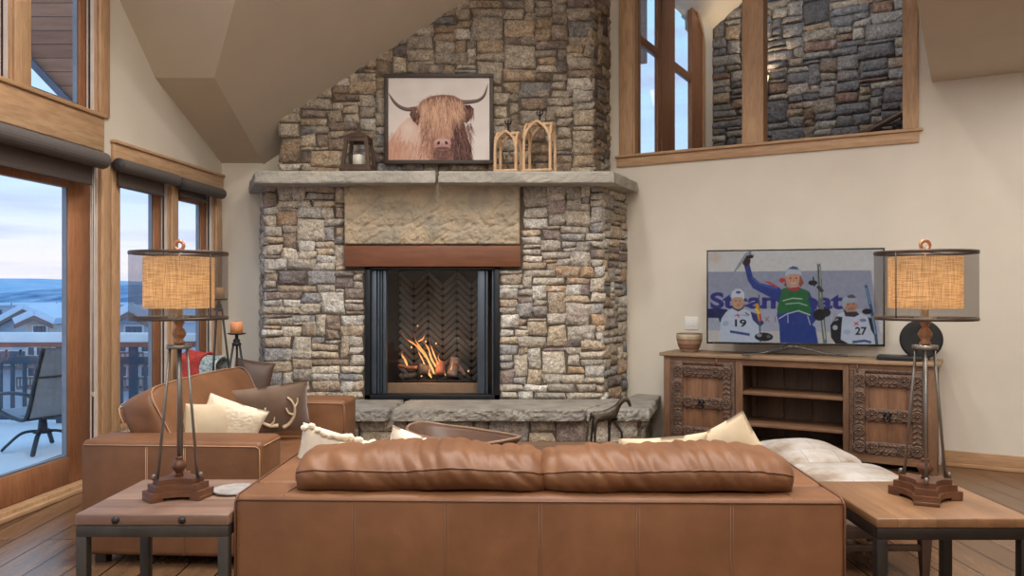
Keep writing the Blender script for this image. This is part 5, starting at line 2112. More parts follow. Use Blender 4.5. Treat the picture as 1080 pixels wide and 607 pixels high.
def rosette_mesh(r):
    m = MB()
    m.lathe([(r, 0), (r, 0.012), (r * 0.86, 0.022), (r * 0.72, 0.008), (r * 0.3, 0.004), (r * 0.24, 0.02), (0.0, 0.028)], 16)
    for k in range(8):
        a = 2 * PI * k / 8
        vs, fs = puff(r * 0.44, r * 0.26, 0.022, 2.4, 4)
        m.add(vs, fs, Matrix.Rotation(a, 4, 'Z') @ T(r * 0.53, 0, 0.011, 0, -14, 0), 0, True)
    return m


def bead_row(m, a, b, r, y, horiz, c):
    n = int((b - a) / (r * 2.3))
    for i in range(n):
        s = a + (b - a) * (i + 0.5) / n
        p = (s, y, c) if horiz else (c, y, s)
        m.lathe([(r, 0), (r * 0.7, r * 0.7), (0, r)], 6, M=Matrix.Translation(p) @ Matrix.Rotation(R(90), 4, 'X'))


ros_data = {}


def carved_door(x0, x1, z0, z1, ring_x):
    d = bpy.data.objects.new('door', None)
    COL.objects.link(d)
    d.parent = con
    d.location = (x0, 0.0, 0)
    w = x1 - x0
    m = MB()
    nbd = 4
    for i in range(nbd):
        m.box(0.004 + (w - 0.008) * i / nbd, 0.003 + (w - 0.008) * (i + 1) / nbd, 0.008, 0.026, z0 + 0.004, z1 - 0.004, 0.002)
    m.build('panel', M_CPAN, d)
    m = MB()
    st, rl = 0.115, 0.105
    zm = z0 + (z1 - z0) * 0.47
    bars = []
    m.box(0.002, 0.03, -0.008, 0.01, z0, z1, 0.003)
    m.box(0.034, st, -0.014, 0.008, z0, z1, 0.004)
    m.box(w - 0.03, w - 0.002, -0.008, 0.01, z0, z1, 0.003)
    m.box(w - st + 0.018, w - 0.034, -0.014, 0.008, z0, z1, 0.004)
    for zc in (z1 - rl / 2 - 0.03, zm, z0 + rl / 2):
        m.box(st, w - st + 0.018, -0.010, 0.008, zc - rl / 2 + 0.008, zc + rl / 2 - 0.008, 0.005)
        for k in range(2):
            xx = st + 0.012 + (w - 2 * st) * (0.05 + 0.5 * k)
        # scalloped lower edge of the rail
        nsc = 6
        for k in range(nsc):
            xs_ = st + 0.01 + (w - 2 * st + 0.0) * (k + 0.5) / nsc
            vs, fs = puff((w - 2 * st) / nsc * 0.95, 0.02, 0.03, 2.4, 4)
            m.add(vs, fs, T(xs_, -0.004, zc - rl / 2 + 0.008), 0, True)
    m.box(0.002, w - 0.002, -0.010, 0.008, z1 - 0.026, z1, 0.003)
    bead_row(m, 0.02, w - 0.02, 0.0075, -0.010, True, z1 - 0.013)
    bead_row(m, z0 + 0.01, z1 - 0.03, 0.0075, -0.008, False, 0.016)
    bead_row(m, z0 + 0.01, z1 - 0.03, 0.0075, -0.008, False, w - 0.016)
    # leaf scrolls between the rosettes
    for xs_ in (0.075, w - 0.067):
        n = 15
        for i in range(n):
            zz = z0 + 0.03 + (z1 - z0 - 0.08) * i / (n - 1)
            for s in (-1, 1):
                vs, fs = puff(0.04, 0.026, 0.018, 2.4, 4)
                m.add(vs, fs, T(xs_ + s * 0.017, -0.014, zz, 0, s * 32, 0), 0, True)
    for zc in (z1 - rl / 2 - 0.03, zm, z0 + rl / 2):
        n = 11
        for i in range(n):
            xx = st + 0.02 + (w - 2 * st) * i / (n - 1)
            for s in (-1, 1):
                vs, fs = puff(0.036, 0.026, 0.016, 2.4, 4)
                m.add(vs, fs, T(xx, -0.014, zc + s * 0.024, 0, s * 30, 0), 0, True)
    m.build('carved_frame', M_CARV, d)
    rr = 0.045
    zs = (z1 - rl / 2 - 0.03, zm, z0 + rl / 2)
    spots = [(x, z) for z in zs for x in (0.075, st + (w - 2 * st) * 0.16, st + (w - 2 * st) * 0.84 + 0.01, w - 0.067)]
    spots += [(x, (zs[0] + zs[1]) / 2) for x in (0.075,)] + [(x, (zs[1] + zs[2]) / 2) for x in (0.075,)]
    for x, z in spots:
        if 'r' not in ros_data:
            o = rosette_mesh(rr).build('rosette', M_CARV, d)
            ros_data['r'] = o
        else:
            o = ros_data['r'].copy()
            COL.objects.link(o)
            o.parent = d
        o.matrix_basis = T(x, -0.012, z, 90, 0, 0)
    m = MB()
    m.lathe([(0.03, 0), (0.03, 0.006), (0.012, 0.012), (0, 0.02)], 14, M=T(w / 2, -0.012, zm - 0.004, 90, 0, 0))
    m.tube([(w / 2 + 0.024 * math.cos(a), -0.036 - 0.004 * math.sin(a), zm - 0.03 + 0.024 * math.sin(a)) for a in [2 * PI * k / 16 for k in range(16)]], 0.005, 6, closed=True)
    m.build('ring_pull', M_RUST, d)
    m = MB()
    m.tube([(ring_x, -0.012, z1 - 0.03), (ring_x, -0.02, z1 + 0.005), (ring_x, -0.014, z1 + 0.03)], 0.007, 6)
    m.build('latch', M_CONX, d)


carved_door(px_['d0'], px_['d1'], 0.122, zt_ - 0.036, 0.42)
carved_door(px_['e0'], px_['e1'], 0.122, zt_ - 0.036, 0.06)

# television
YT = 6.80
tvc = P(836.5, 313, YT)
TW, TH_ = 1.436, 0.818
TVM = Matrix.Translation((tvc.x, YT, 0)) @ Matrix.Rotation(R(-15.5), 4, 'Z')
tv = thing('television', 'flat television showing three skiers, standing on the carved console', 'television', TVM)
tz = tvc.z
M_TVB = mat('gloss_black_bezel', (20, 20, 22), 0.2, 0.0, var=0.02, coat=0.5)
M_CHRO = mat('brushed_steel_stand', (120, 122, 126), 0.25, 0.9, var=0.05)
mb = MB()
bz = 0.013
mb.box(-TW / 2, TW / 2, -0.012, 0.02, tz + TH_ / 2 - bz, tz + TH_ / 2, 0.002)
mb.box(-TW / 2, TW / 2, -0.012, 0.02, tz - TH_ / 2, tz - TH_ / 2 + bz * 1.4, 0.002)
mb.box(-TW / 2, -TW / 2 + bz, -0.012, 0.02, tz - TH_ / 2, tz + TH_ / 2, 0.002)
mb.box(TW / 2 - bz, TW / 2, -0.012, 0.02, tz - TH_ / 2, tz + TH_ / 2, 0.002)
mb.build('bezel', M_TVB, tv)
mb = MB()
mb.box(-TW / 2 + 0.004, TW / 2 - 0.004, 0.0, 0.022, tz - TH_ / 2 + 0.004, tz + TH_ / 2 - 0.004)
mb.box(-TW / 4, TW / 4, 0.022, 0.045, tz - TH_ / 2 + 0.06, tz + 0.1, 0.01)
mb.build('back_shell', M_TVB, tv)
zc_ = CH + 0.0012
mb = MB()
for s, ex_, ey_ in ((-1, -0.42, -0.165), (1, 0.43, -0.02)):
    mb.tube(smooth_path([(0, 0.01, tz - TH_ / 2 - 0.012), (s * 0.09, -0.01, tz - TH_ / 2 - 0.024), (ex_ * 0.55, ey_ * 0.6, zc_ + 0.028), (ex_ * 0.85, ey_ * 0.9, zc_ + 0.013), (ex_, ey_, zc_ + 0.008)], 5), 0.013, 8, flat=0.55)
mb.tube(smooth_path([(0, 0.01, tz - TH_ / 2 - 0.012), (-0.12, 0.05, zc_ + 0.03), (-0.27, 0.10, zc_ + 0.008)], 5), 0.011, 8, flat=0.6)
mb.box(-0.05, 0.05, 0.0, 0.03, tz - TH_ / 2 - 0.03, tz - TH_ / 2 + 0.002, 0.006)
mb.build('stand', M_CHRO, tv)

# the broadcast picture: crop coordinates (22..922, 47..522) of the screen
RS = Raster(440, 232, (214, 210, 208), 2)
rnd = random.Random(3)


def s_(x, y):
    return ((x - 22) / 900.0 * 440, (y - 47) / 475.0 * 232)


def sp(pts, c, a=1.0):
    RS.poly([s_(*p) for p in pts], c, a)


def se(x, y, rx, ry, c, a=1.0, rot=0.0, soft=False):
    X, Y = s_(x, y)
    RS.ell(X, Y, rx * 0.489, ry * 0.488, c, a, rot, soft)


def sl(pts, w, c, a=1.0):
    RS.line([s_(*p) for p in pts], [q * 0.489 for q in w] if isinstance(w, (list, tuple)) else w * 0.489, c, a)


def stx(t, x0, yb, h, w, c, bold=0.0):
    X, Y = s_(x0, yb)
    RS.text(t, X, Y, h * 0.488, w * 0.489, c, bold)


se(60, 80, 40, 36, (214, 178, 150), 0.6, soft=True)
sp([(0, 155), (862, 152), (892, 330), (905, 470), (0, 470)], (156, 158, 178))
sp([(0, 345), (890, 345), (905, 462), (0, 462)], (172, 174, 190))
sp([(0, 462), (930, 462), (930, 530), (0, 530)], (196, 192, 190))
sp([(22, 466), (95, 466), (95, 522), (22, 522)], (206, 198, 192))
NAVY = (52, 54, 128)
stx('Steamboat', 36, 348, 86, 690, NAVY, 0.035)
stx('K  I  T', 330, 415, 28, 100, (150, 100, 110), 0.0)
# board edge on the right
sl([(862, 152), (905, 470)], 5, (188, 188, 196))
# left skier
BLU, BLD = (50, 62, 122), (36, 44, 92)
sp([(22, 348), (70, 345), (125, 350), (150, 400), (120, 430), (86, 416), (80, 396), (22, 396)], BLD)
sp([(120, 365), (150, 346), (215, 348), (250, 362), (290, 420), (300, 525), (92, 525), (88, 440), (95, 400)], (196, 204, 222))
sp([(250, 362), (285, 375), (322, 420), (300, 440), (262, 405)], BLU)
se(183, 310, 34, 42, (196, 150, 128))
sp([(148, 300), (150, 262), (170, 245), (198, 244), (216, 262), (219, 300), (205, 288), (165, 288)], (206, 212, 220))
se(186, 262, 14, 7, (80, 90, 140))
sp([(152, 330), (160, 350), (186, 362), (212, 348), (219, 322), (205, 345), (185, 352), (165, 345)], (60, 56, 66))
se(172, 306, 4, 2.5, (60, 44, 44)); se(196, 306, 4, 2.5, (60, 44, 44))
sl([(176, 330), (194, 329)], 3, (130, 70, 66))
stx('19', 168, 441, 38, 60, (26, 26, 34), 0.02)
sl([(142, 466), (195, 474), (246, 482)], 13, (66, 84, 132))
sl([(180, 372), (190, 395)], 5, (206, 70, 80)); sl([(166, 384), (196, 380)], 5, (206, 70, 80))
sl([(205, 380), (240, 384)], 4, (130, 140, 170)); sl([(222, 368), (244, 380)], 6, (120, 70, 90))
se(118, 424, 16, 14, (158, 172, 200), 0.8)
sl([(294, 275), (302, 520)], 7, (90, 96, 104))
sl([(282, 320), (290, 360), (300, 410)], [16, 20, 14], (214, 150, 60)); sl([(276, 345), (296, 372)], 10, (232, 206, 70)); sl([(300, 372), (304, 412)], 10, (196, 70, 72))
se(320, 492, 48, 22, (40, 40, 48)); se(296, 484, 14, 9, (150, 150, 160)); se(345, 490, 12, 8, (96, 96, 110))
# right skier
sp([(700, 372), (735, 356), (800, 362), (862, 392), (874, 440), (872, 525), (700, 525), (672, 470), (690, 400)], (198, 204, 220))
sp([(690, 384), (720, 386), (716, 430), (712, 500), (760, 525), (690, 525), (664, 490), (660, 430)], (34, 36, 44))
se(684, 440, 13, 13, (176, 180, 190)); sl([(672, 405), (700, 398)], 8, (150, 154, 164))
sp([(846, 385), (872, 396), (888, 440), (880, 480), (862, 450)], (38, 40, 48))
se(760, 325, 36, 38, (182, 134, 112))
sp([(716, 330), (720, 295), (742, 278), (772, 276), (792, 290), (795, 316), (770, 312), (742, 318), (730, 345)], (166, 172, 186))
sp([(742, 280), (770, 272), (790, 288), (770, 292), (750, 290)], (86, 82, 96))
sp([(724, 345), (745, 362), (790, 358), (806, 372), (780, 386), (735, 382)], (52, 50, 60))
se(748, 322, 4, 2.5, (54, 40, 40)); se(776, 320, 4, 2.5, (54, 40, 40)); sl([(750, 346), (776, 343)], 3, (126, 66, 62))
stx('27', 784, 476, 40, 56, (26, 26, 34), 0.02)
sl([(770, 512), (830, 504), (862, 512)], 12, (70, 88, 136))
sl([(778, 412), (800, 426)], 5, (206, 70, 80)); sl([(780, 428), (798, 410)], 5, (206, 70, 80)); se(822, 402, 17, 8, (110, 124, 164), 0.9); se(742, 462, 18, 12, (162, 176, 204), 0.8)
sl([(836, 226), (862, 340), (884, 470), (890, 522)], [12, 15, 15, 13], (54, 86, 122)); sl([(838, 240), (858, 320)], 5, (126, 180, 196)); sl([(868, 380), (884, 470)], 6, (150, 160, 180))
se(842, 358, 24, 14, (34, 34, 42))
# middle skier with raised arm
sp([(400, 420), (560, 420), (585, 440), (600, 525), (405, 525)], (42, 66, 140))
sp([(216, 120), (244, 112), (262, 180), (300, 214), (400, 236), (420, 260), (412, 330), (380, 300), (330, 276), (262, 240), (236, 200)], (48, 66, 138))
sl([(256, 186), (300, 220), (392, 244)], 8, (76, 96, 164))
sp([(420, 245), (500, 236), (556, 262), (578, 330), (590, 400), (566, 430), (400, 428), (388, 380), (400, 300)], (48, 66, 138))
sp([(412, 246), (440, 236), (470, 246), (520, 244), (550, 256), (562, 350), (556, 380), (470, 356), (400, 374), (388, 350), (404, 290)], (44, 108, 66))
sl([(418, 306), (470, 292), (520, 296)], 5, (196, 214, 200)); sl([(432, 322), (500, 316), (545, 330)], 5, (170, 196, 178))
sl([(398, 398), (440, 372), (500, 356), (560, 378)], 5, (214, 218, 226))
sl([(444, 375), (446, 420)], 4, (200, 206, 220)); sl([(545, 380), (560, 428)], 4, (200, 206, 220))
sp([(320, 206), (350, 206), (400, 236), (380, 236)], (196, 80, 84)); se(416, 200, 16, 12, (196, 60, 66)); se(512, 212, 14, 12, (188, 66, 66))
se(474, 192, 42, 46, (206, 154, 132))
sp([(430, 214), (436, 170), (444, 150), (432, 190), (440, 235), (424, 228)], (150, 84, 62)); sp([(508, 170), (524, 214), (512, 236), (500, 224)], (150, 84, 62))
sp([(432, 182), (434, 148), (456, 130), (490, 130), (510, 146), (516, 180), (500, 168), (450, 168)], (186, 194, 208))
sp([(446, 142), (470, 128), (494, 134), (500, 146)], (84, 92, 124))
se(458, 190, 5, 2.8, (56, 44, 44)); se(488, 190, 5, 2.8, (56, 44, 44)); sl([(460, 213), (474, 217), (488, 212)], 3.4, (226, 206, 198)); sl([(474, 194), (476, 204)], 3, (176, 120, 104))
sp([(440, 236), (474, 244), (500, 232), (506, 246), (480, 256), (446, 250)], (190, 52, 58))
se(228, 100, 22, 26, (60, 40, 44)); sl([(162, 160), (196, 112), (226, 66), (252, 50)], [8, 15, 14, 10], (150, 154, 162)); se(254, 66, 14, 15, (126, 132, 150)); se(246, 78, 20, 9, (42, 36, 40)); se(260, 58, 6, 10, (206, 206, 212))
sl([(602, 110), (612, 300), (634, 520)], [17, 24, 20], (108, 114, 112)); sl([(604, 150), (610, 230)], 9, (58, 64, 66)); sl([(607, 130), (612, 290)], 4, (206, 206, 176)); sl([(622, 400), (634, 500)], 6, (190, 196, 176))
se(602, 112, 8, 8, (206, 208, 206)); se(572, 214, 23, 13, (36, 34, 40)); sl([(574, 184), (580, 232)], 7, (48, 46, 52)); sl([(596, 230), (622, 260)], 18, (60, 62, 64))
se(606, 376, 32, 30, (34, 34, 42)); se(640, 364, 22, 22, (40, 40, 48)); sl([(556, 290), (584, 350)], 24, (44, 60, 130))
stx('C', 676, 392, 24, 20, (140, 140, 160))
a_ = RS.a
for _k in range(2):
    a_[1:-1, 1:-1] = (a_[1:-1, 1:-1] * 2 + a_[:-2, 1:-1] + a_[2:, 1:-1] + a_[1:-1, :-2] + a_[1:-1, 2:]) / 6
rg_ = np.random.RandomState(5)
cl_ = rg_.normal(0, 1, (RS.h * 2 // 8, RS.w * 2 // 8, 1)).repeat(8, 0).repeat(8, 1)
for _k in range(6):
    cl_ = (cl_ + np.roll(cl_, 3, 0) + np.roll(cl_, -3, 0) + np.roll(cl_, 3, 1) + np.roll(cl_, -3, 1)) / 5
a_ += cl_ * 5 + rg_.normal(0, 4, a_.shape[:2] + (1,))
M_SCR = attr_mat('lit_screen', 0.18, 0.45, 0, 0, 0, coat=0.0)
RS.mesh('screen', TW - 2 * bz + 0.002, TH_ - 2.4 * bz + 0.002, M_SCR, tv, T(0, -0.006, tz + 0.2 * bz))


def on_console(px, py_, back):
    """point on the console top whose sight line passes through the pixel column, `back` metres behind the front edge"""
    u = (px - 540) / F
    o_ = CM @ Vector((0, back, 0))
    s = (u * o_.y - o_.x) / (C30 + u * S30)
    return Vector((o_.x + s * C30, o_.y - s * S30, CH + 0.001))


# striped pottery bowl
m = NT('striped_pottery')
tcx, spx = m.n('ShaderNodeTexCoord'), m.n('ShaderNodeSeparateXYZ')
m.l(tcx.outputs['Generated'], spx.inputs[0])
r_ = m.ramp(spx.outputs['Z'], [(0.0, lin((170, 150, 128))), (0.14, lin((176, 152, 126))), (0.16, lin((110, 88, 78))), (0.36, lin((150, 108, 84))), (0.38, lin((78, 68, 66))), (0.46, lin((168, 128, 100))),
                                (0.62, lin((170, 134, 106))), (0.64, lin((92, 76, 66))), (0.72, lin((176, 158, 132))), (0.94, lin((184, 168, 142))), (0.97, lin((110, 92, 78)))])
nz_ = m.noise(m.coord(), 24, 4)
col = m.mix(r_, m.ramp(nz_, [(0.3, (0.75, 0.72, 0.7)), (0.7, (1.08, 1.08, 1.08))]), 0.8, 'MULTIPLY')
m.bsdf(col, 0.6, 0, None, 0.4)
p = on_console(727, 371, 0.17)
k = p.y / F
mb = MB()
mb.lathe([(0.0, 0), (8 * k, 0), (9 * k, 1 * k), (11.5 * k, 6 * k), (13.2 * k, 12 * k), (13.6 * k, 16 * k), (13.2 * k, 19.5 * k), (12.4 * k, 19.5 * k), (12.4 * k, 14 * k), (9 * k, 4 * k), (0, 3 * k)], 32)
o = mb.build('pottery_bowl', m.m, None, loc=p)
tag(o, 'round pottery bowl with earthy stripes on the left end of the console', 'bowl')

# set-top box and round black speaker
p = on_console(949, 377, 0.15)
k = p.y / F
mb = MB()
mb.box(-0.16, 0.16, -0.10, 0.10, 0.004, 0.036, 0.004)
for sx in (-0.13, 0.13):
    for sy in (-0.08, 0.08):
        mb.box(sx - 0.01, sx + 0.01, sy - 0.01, sy + 0.01, 0, 0.005)
o = mb.build('media_box', mat('matt_black_plastic', (34, 34, 36), 0.4, var=0.05), None, M=Matrix.Translation(p) @ Matrix.Rotation(R(-30), 4, 'Z'))
tag(o, 'flat black media box on the console beside the television', 'media player')
p = on_console(971.5, 379, 0.26)
k = p.y / F
r = 20.8 * k
spk = thing('round_speaker', 'round black speaker on the right end of the console behind the lamp', 'speaker', Matrix.Translation(p) @ Matrix.Rotation(R(-24), 4, 'Z'))
mb = MB()
mb.lathe([(0.0, -0.05), (r * 0.5, -0.045), (r * 0.86, -0.022), (r, 0.0), (r * 0.98, 0.014), (r * 0.9, 0.02), (r * 0.5, 0.008), (r * 0.2, 0.006), (0, 0.012)], 40, M=T(0, 0, r + 0.004, 90, 0, 0))
mb.build('drum', mat('black_speaker_cloth', (30, 30, 32), 0.7, var=0.1, scale=60), spk)
mb = MB()
mb.box(-r * 0.4, r * 0.4, -0.03, 0.05, 0, 0.012, 0.004)
mb.build('foot', M_TVB, spk)

# wall switch
M_WHITE = mat('white_plastic', (232, 230, 224), 0.4, var=0.02)
u_ = (729.5 - 540) / F
s = (u_ * 7.809 - 1.153) / (C30 + u_ * S30)
ys = 7.809 - S30 * s
zsw = CAMZ - (340.5 - HY) * ys / F
sw = thing('light_switch', 'white double switch plate on the wall left of the television', 'switch', RW @ T(s, 0, zsw))
mb = MB()
mb.box(-0.063, 0.063, -0.008, -0.001, -0.06, 0.06, 0.003)
mb.build('plate', M_WHITE, sw)
for x in (-0.025, 0.025):
    mb = MB()
    mb.box(x - 0.017, x + 0.017, -0.012, -0.0085, -0.034, 0.034, 0.002)
    mb.build('rocker', M_WHITE, sw)

# hall sconce and stair handrail
sc_ = thing('wall_sconce', 'glowing wall sconce on the stone wall half hidden by the post', 'lamp', HSTONE @ T(0.66, -0.075, 3.93))
mb = MB()
mb.box(-0.05, 0.05, -0.01, 0.03, -0.12, 0.12, 0.006)
mb.build('back_plate', M_IRON, sc_)
mb = MB()
mb.lathe([(0.03, -0.1), (0.075, 0.1), (0.07, 0.1), (0.028, -0.095)], 18, M=T(0, -0.1, 0), cap=False)
mb.build('shade', emis('amber_shade', (1.0, 0.62, 0.3), 2.5), sc_)
mb = MB()
mb.tube([(0, 0, -0.08), (0, -0.1, -0.1)], 0.01, 8)
mb.build('arm', M_IRON, sc_)
hr = thing('handrail', 'dark wooden stair handrail low on the stone wall', 'handrail', HSTONE)
mb = MB()


def hs_pt(px, py_, off):
    u = (px - 540) / F
    o_ = HSTONE @ Vector((0, -off, 0))
    s = (u * o_.y - o_.x) / (C30 + u * S30)
    y = o_.y - S30 * s
    return Vector((s, -off, CAMZ - (py_ - HY) * y / F))


a, b = hs_pt(915, 139, 0.13), hs_pt(955, 117, 0.13)
d = (b - a)
mb.tube([a - d * 0.6, a, b, b + d * 0.6], 0.035, 10)
mb.build('rail', wood('dark_handrail', (70, 46, 34), (98, 66, 48), 'X', 8, 0.4), hr)
for q in (a - d * 0.2, a + d * 0.9):
    mb = MB()
    mb.tube([q, q + Vector((0, 0.03, -0.06)), q + Vector((0, 0.085, -0.06))], 0.012, 6)
    mb.build('bracket', M_IRON, hr)
# ------------------------------------------------------------------ window corner: candle stands, armchair and throws
M_ORANGE = mat('peach_wax', (226, 152, 104), 0.5, var=0.04)
M_TANWAX = mat('tan_wax', (196, 156, 116), 0.5, var=0.04)


def candle_stand(label, x, y, zd, spread, ang, zr):
    t = thing('candle_stand', label, 'candle holder', T(x, y, 0), 'iron tripod candle stands by the windows')
    m = MB()
    m.lathe([(0.0, zd - 0.012), (0.05, zd - 0.01), (0.072, zd - 0.002), (0.073, zd + 0.003), (0.05, zd - 0.003), (0, zd - 0.003)], 24)
    m.build('dish', M_IRON, t)
    m = MB()
    m.lathe([(0.012, zd - 0.1), (0.034, zd - 0.094), (0.036, zd - 0.08), (0.022, zd - 0.066), (0.03, zd - 0.056), (0.014, zd - 0.04), (0.012, zd - 0.01)], 16)
    m.build('neck', M_IRON, t)
    for k in range(3):
        a = R(ang + 120 * k)
        d = Vector((math.cos(a), math.sin(a), 0))
        m = MB()
        m.tube([d * 0.026 + Vector((0, 0, zd - 0.08)), d * (0.026 + spread * 0.55) + Vector((0, 0, zd * 0.5)), d * (0.03 + spread) + Vector((0, 0, 0.004))], 0.0085, 7)
        m.build('leg', M_IRON, t)
    m = MB()
    rr = 0.026 + spread * 1.0 * (zd - zr) / zd
    m.tube([(rr * math.cos(a), rr * math.sin(a), zr) for a in [2 * PI * k / 24 for k in range(24)]], 0.005, 6, closed=True)
    m.build('ring', M_IRON, t)


CX, CY = (249.5 - 540) * 6.30 / F, 6.30
candle_stand('shorter iron tripod candle stand right of the left lamp', CX, CY, 1.075, 0.14, -15, 0.66)
candle('pillar_candle', 'peach pillar candle on the shorter iron stand', (CX, CY, 1.0735), 0.048, 0.092, M_ORANGE)
CX2, CY2 = (230.5 - 540) * 6.48 / F, 6.48
candle_stand('taller iron tripod candle stand seen through the left lamp shade', CX2, CY2, 1.345, 0.12, 20, 0.66)
candle('pillar_candle', 'tan pillar candle on the taller iron stand', (CX2, CY2, 1.3435), 0.048, 0.095, M_TANWAX)

M_DLEATH = mat('dark_brown_leather', (84, 62, 52), 0.5, var=0.14, scale=6, bump=0.15, bscale=40)
mb = MB()
vs, fs = pillow(0.34, 0.36, 0.12, 22, seed=11)
mb.add(vs, fs, None, 0, True)
o = mb.build('throw_pillow', M_DLEATH, None, M=T(-2.268, 6.94, 0.633, -14, 10, 14))
tag(o, 'dark brown leather pillow propped on the left end of the raised hearth', 'pillow')
m = NT('woven_basket')
v = m.coord((1, 1, 3))
wv = m.n('ShaderNodeTexWave')
wv.bands_direction = 'Z'
wv.inputs['Scale'].default_value = 9
wv.inputs['Distortion'].default_value = 2
m.l(v, wv.inputs['Vector'])
m.bsdf(m.ramp(wv.outputs['Fac'], [(0.2, lin((92, 66, 46))), (0.8, lin((160, 124, 88)))]), 0.8, 0, m.bump(wv.outputs['Fac'], 0.8, 0.01), 0.3)
bk = thing('storage_basket', 'woven basket under the coral and teal throws in the window corner', 'basket', T(-2.655, 6.86, 0))
mb = MB()
mb.lathe([(0.0, 0.0), (0.15, 0.0), (0.17, 0.2), (0.19, 0.66), (0.178, 0.66), (0.16, 0.2), (0.14, 0.02), (0.0, 0.02)], 28)
mb.build('body', m.m, bk)
mb = MB()
mb.tube([(0.187 * math.cos(a), 0.187 * math.sin(a), 0.662) for a in [2 * PI * k / 28 for k in range(28)]], 0.012, 6, closed=True)
mb.build('rim', m.m, bk)

M_CORAL = mat('coral_knit', (196, 70, 62), 0.95, var=0.25, scale=40, bump=0.8, bscale=70, bdist=0.01)
m = NT('teal_weave')
v = m.coord()
f = m.noise(v, 30, 3)
m.bsdf(m.ramp(f, [(0.35, lin((104, 138, 148))), (0.5, lin((206, 212, 208))), (0.62, lin((116, 146, 152)))]), 0.95, 0, m.bump(m.noise(v, 80, 3), 0.5, 0.005), 0.2)
M_TEAL = m.m


def throw(name, label, c, w, dep, h0, h1, rz, m_, seed, amp=0.02):
    """blanket folded over a back: up one side, over, down the other"""
    nx, nz = 22, 30
    vs, fs = [], []
    prof = [(-dep, h0), (-dep * 1.05, h1 - 0.06), (-dep * 0.8, h1 - 0.01), (0, h1 + 0.02), (dep * 0.8, h1 - 0.01), (dep * 1.05, h1 - 0.06), (dep * 1.1, h0 + 0.04)]
    pp = smooth_path([(0, a, b) for a, b in prof], 5)
    for lay in (0, 1):
        for p in pp:
            for i in range(nx + 1):
                x = -w / 2 + w * i / nx
                d = noise.noise(Vector((x * 9, p.y * 9 + seed, p.z * 9))) * amp + noise.noise(Vector((x * 24, p.y * 24 + seed, p.z * 24))) * amp * 0.4
                q = Vector((x + d * 0.3, p.y, p.z)) + Vector((0, p.y / max(dep, 0.01), 0.8)).normalized() * (d + amp + (0.018 if lay else 0))
                vs.append(q)
    W, N = nx + 1, len(pp)
    for lay in (0, 1):
        for k in range(N - 1):
            for i in range(nx):
                q = [lay * W * N + k * W + i, lay * W * N + k * W + i + 1, lay * W * N + (k + 1) * W + i + 1, lay * W * N + (k + 1) * W + i]
                fs.append(tuple(q) if lay else tuple(q[::-1]))
    rim = [i for i in range(nx)] + [k * W + nx for k in range(N - 1)] + [(N - 1) * W + i for i in range(nx, 0, -1)] + [k * W for k in range(N - 1, 0, -1)]
    for q in range(len(rim)):
        a, b = rim[q], rim[(q + 1) % len(rim)]
        fs.append((a, b, W * N + b, W * N + a))
    mb_ = MB()
    mb_.add(vs, fs, None, 0, True)
    o = mb_.build(name, m_, None, M=T(c[0], c[1], 0, 0, 0, rz))
    return tag(o, label, 'blanket')


throw('throw_blanket', 'coral red knitted throw bundled in the basket in the window corner', (-2.70, 6.86, 0), 0.20, 0.10, 0.55, 0.835, -12, M_CORAL, 1, 0.03)
throw('throw_blanket', 'pale teal patterned throw hanging out of the basket beside the coral throw', (-2.535, 6.80, 0), 0.15, 0.09, 0.55, 0.815, -12, M_TEAL, 7, 0.012)

# ------------------------------------------------------------------ outside
mb = MB()
mb.box(-10.5, -3.95, -3, 9.3, -0.3, -0.06)
mb.prism([(-3.96, -3), (-3.95, -2.8), (-3.34, 4.6), (-3.05, 8.1), (-3.0, 9.3), (-3.96, 9.3)], -0.3, -0.06)
struct('deck', mb, M_SNOW, 'snow-covered balcony floor outside the patio door')
M_RAILW = mat('snowy_red_rail', (150, 98, 88), 0.7, var=0.1)
M_RAILD = mat('dark_blue_grey_rail', (72, 84, 100), 0.6, 0.2)
YR = 8.9
rl = thing('balcony_railing', 'snow-topped balcony railing outside the left windows', 'railing', T(0, YR, 0))
mb = MB()
mb.box(-10, -3.15, -0.05, 0.05, 0.79, 0.845, 0.004)
mb.build('top_rail', M_RAILW, rl)
mb = MB()
vs, fs = puff(6.85, 0.12, 0.11, 5, 30, (0, 0, 0.1), 0.012, 4, 2)
mb.add(vs, fs, T(-6.575, 0, 0.895), 0, True)
mb.build('snow_cap', M_SNOW, rl)
mb = MB()
mb.box(-10, -3.15, -0.025, 0.025, 0.60, 0.68, 0.004)
mb.box(-10, -3.15, -0.025, 0.025, -0.02, 0.05, 0.004)
mb.build('lower_rail', M_RAILD, rl)
x = -9.9
i = 0
while x < -3.2:
    mb = MB()
    w_ = 0.045 if i % 6 == 0 else 0.014
    mb.box(x - w_, x + w_, -0.02, 0.02, -0.058 if i % 6 == 0 else 0.05, 0.79 if i % 6 == 0 else 0.60)
    mb.build('post' if i % 6 == 0 else 'baluster', M_RAILD, rl)
    x += 0.135
    i += 1

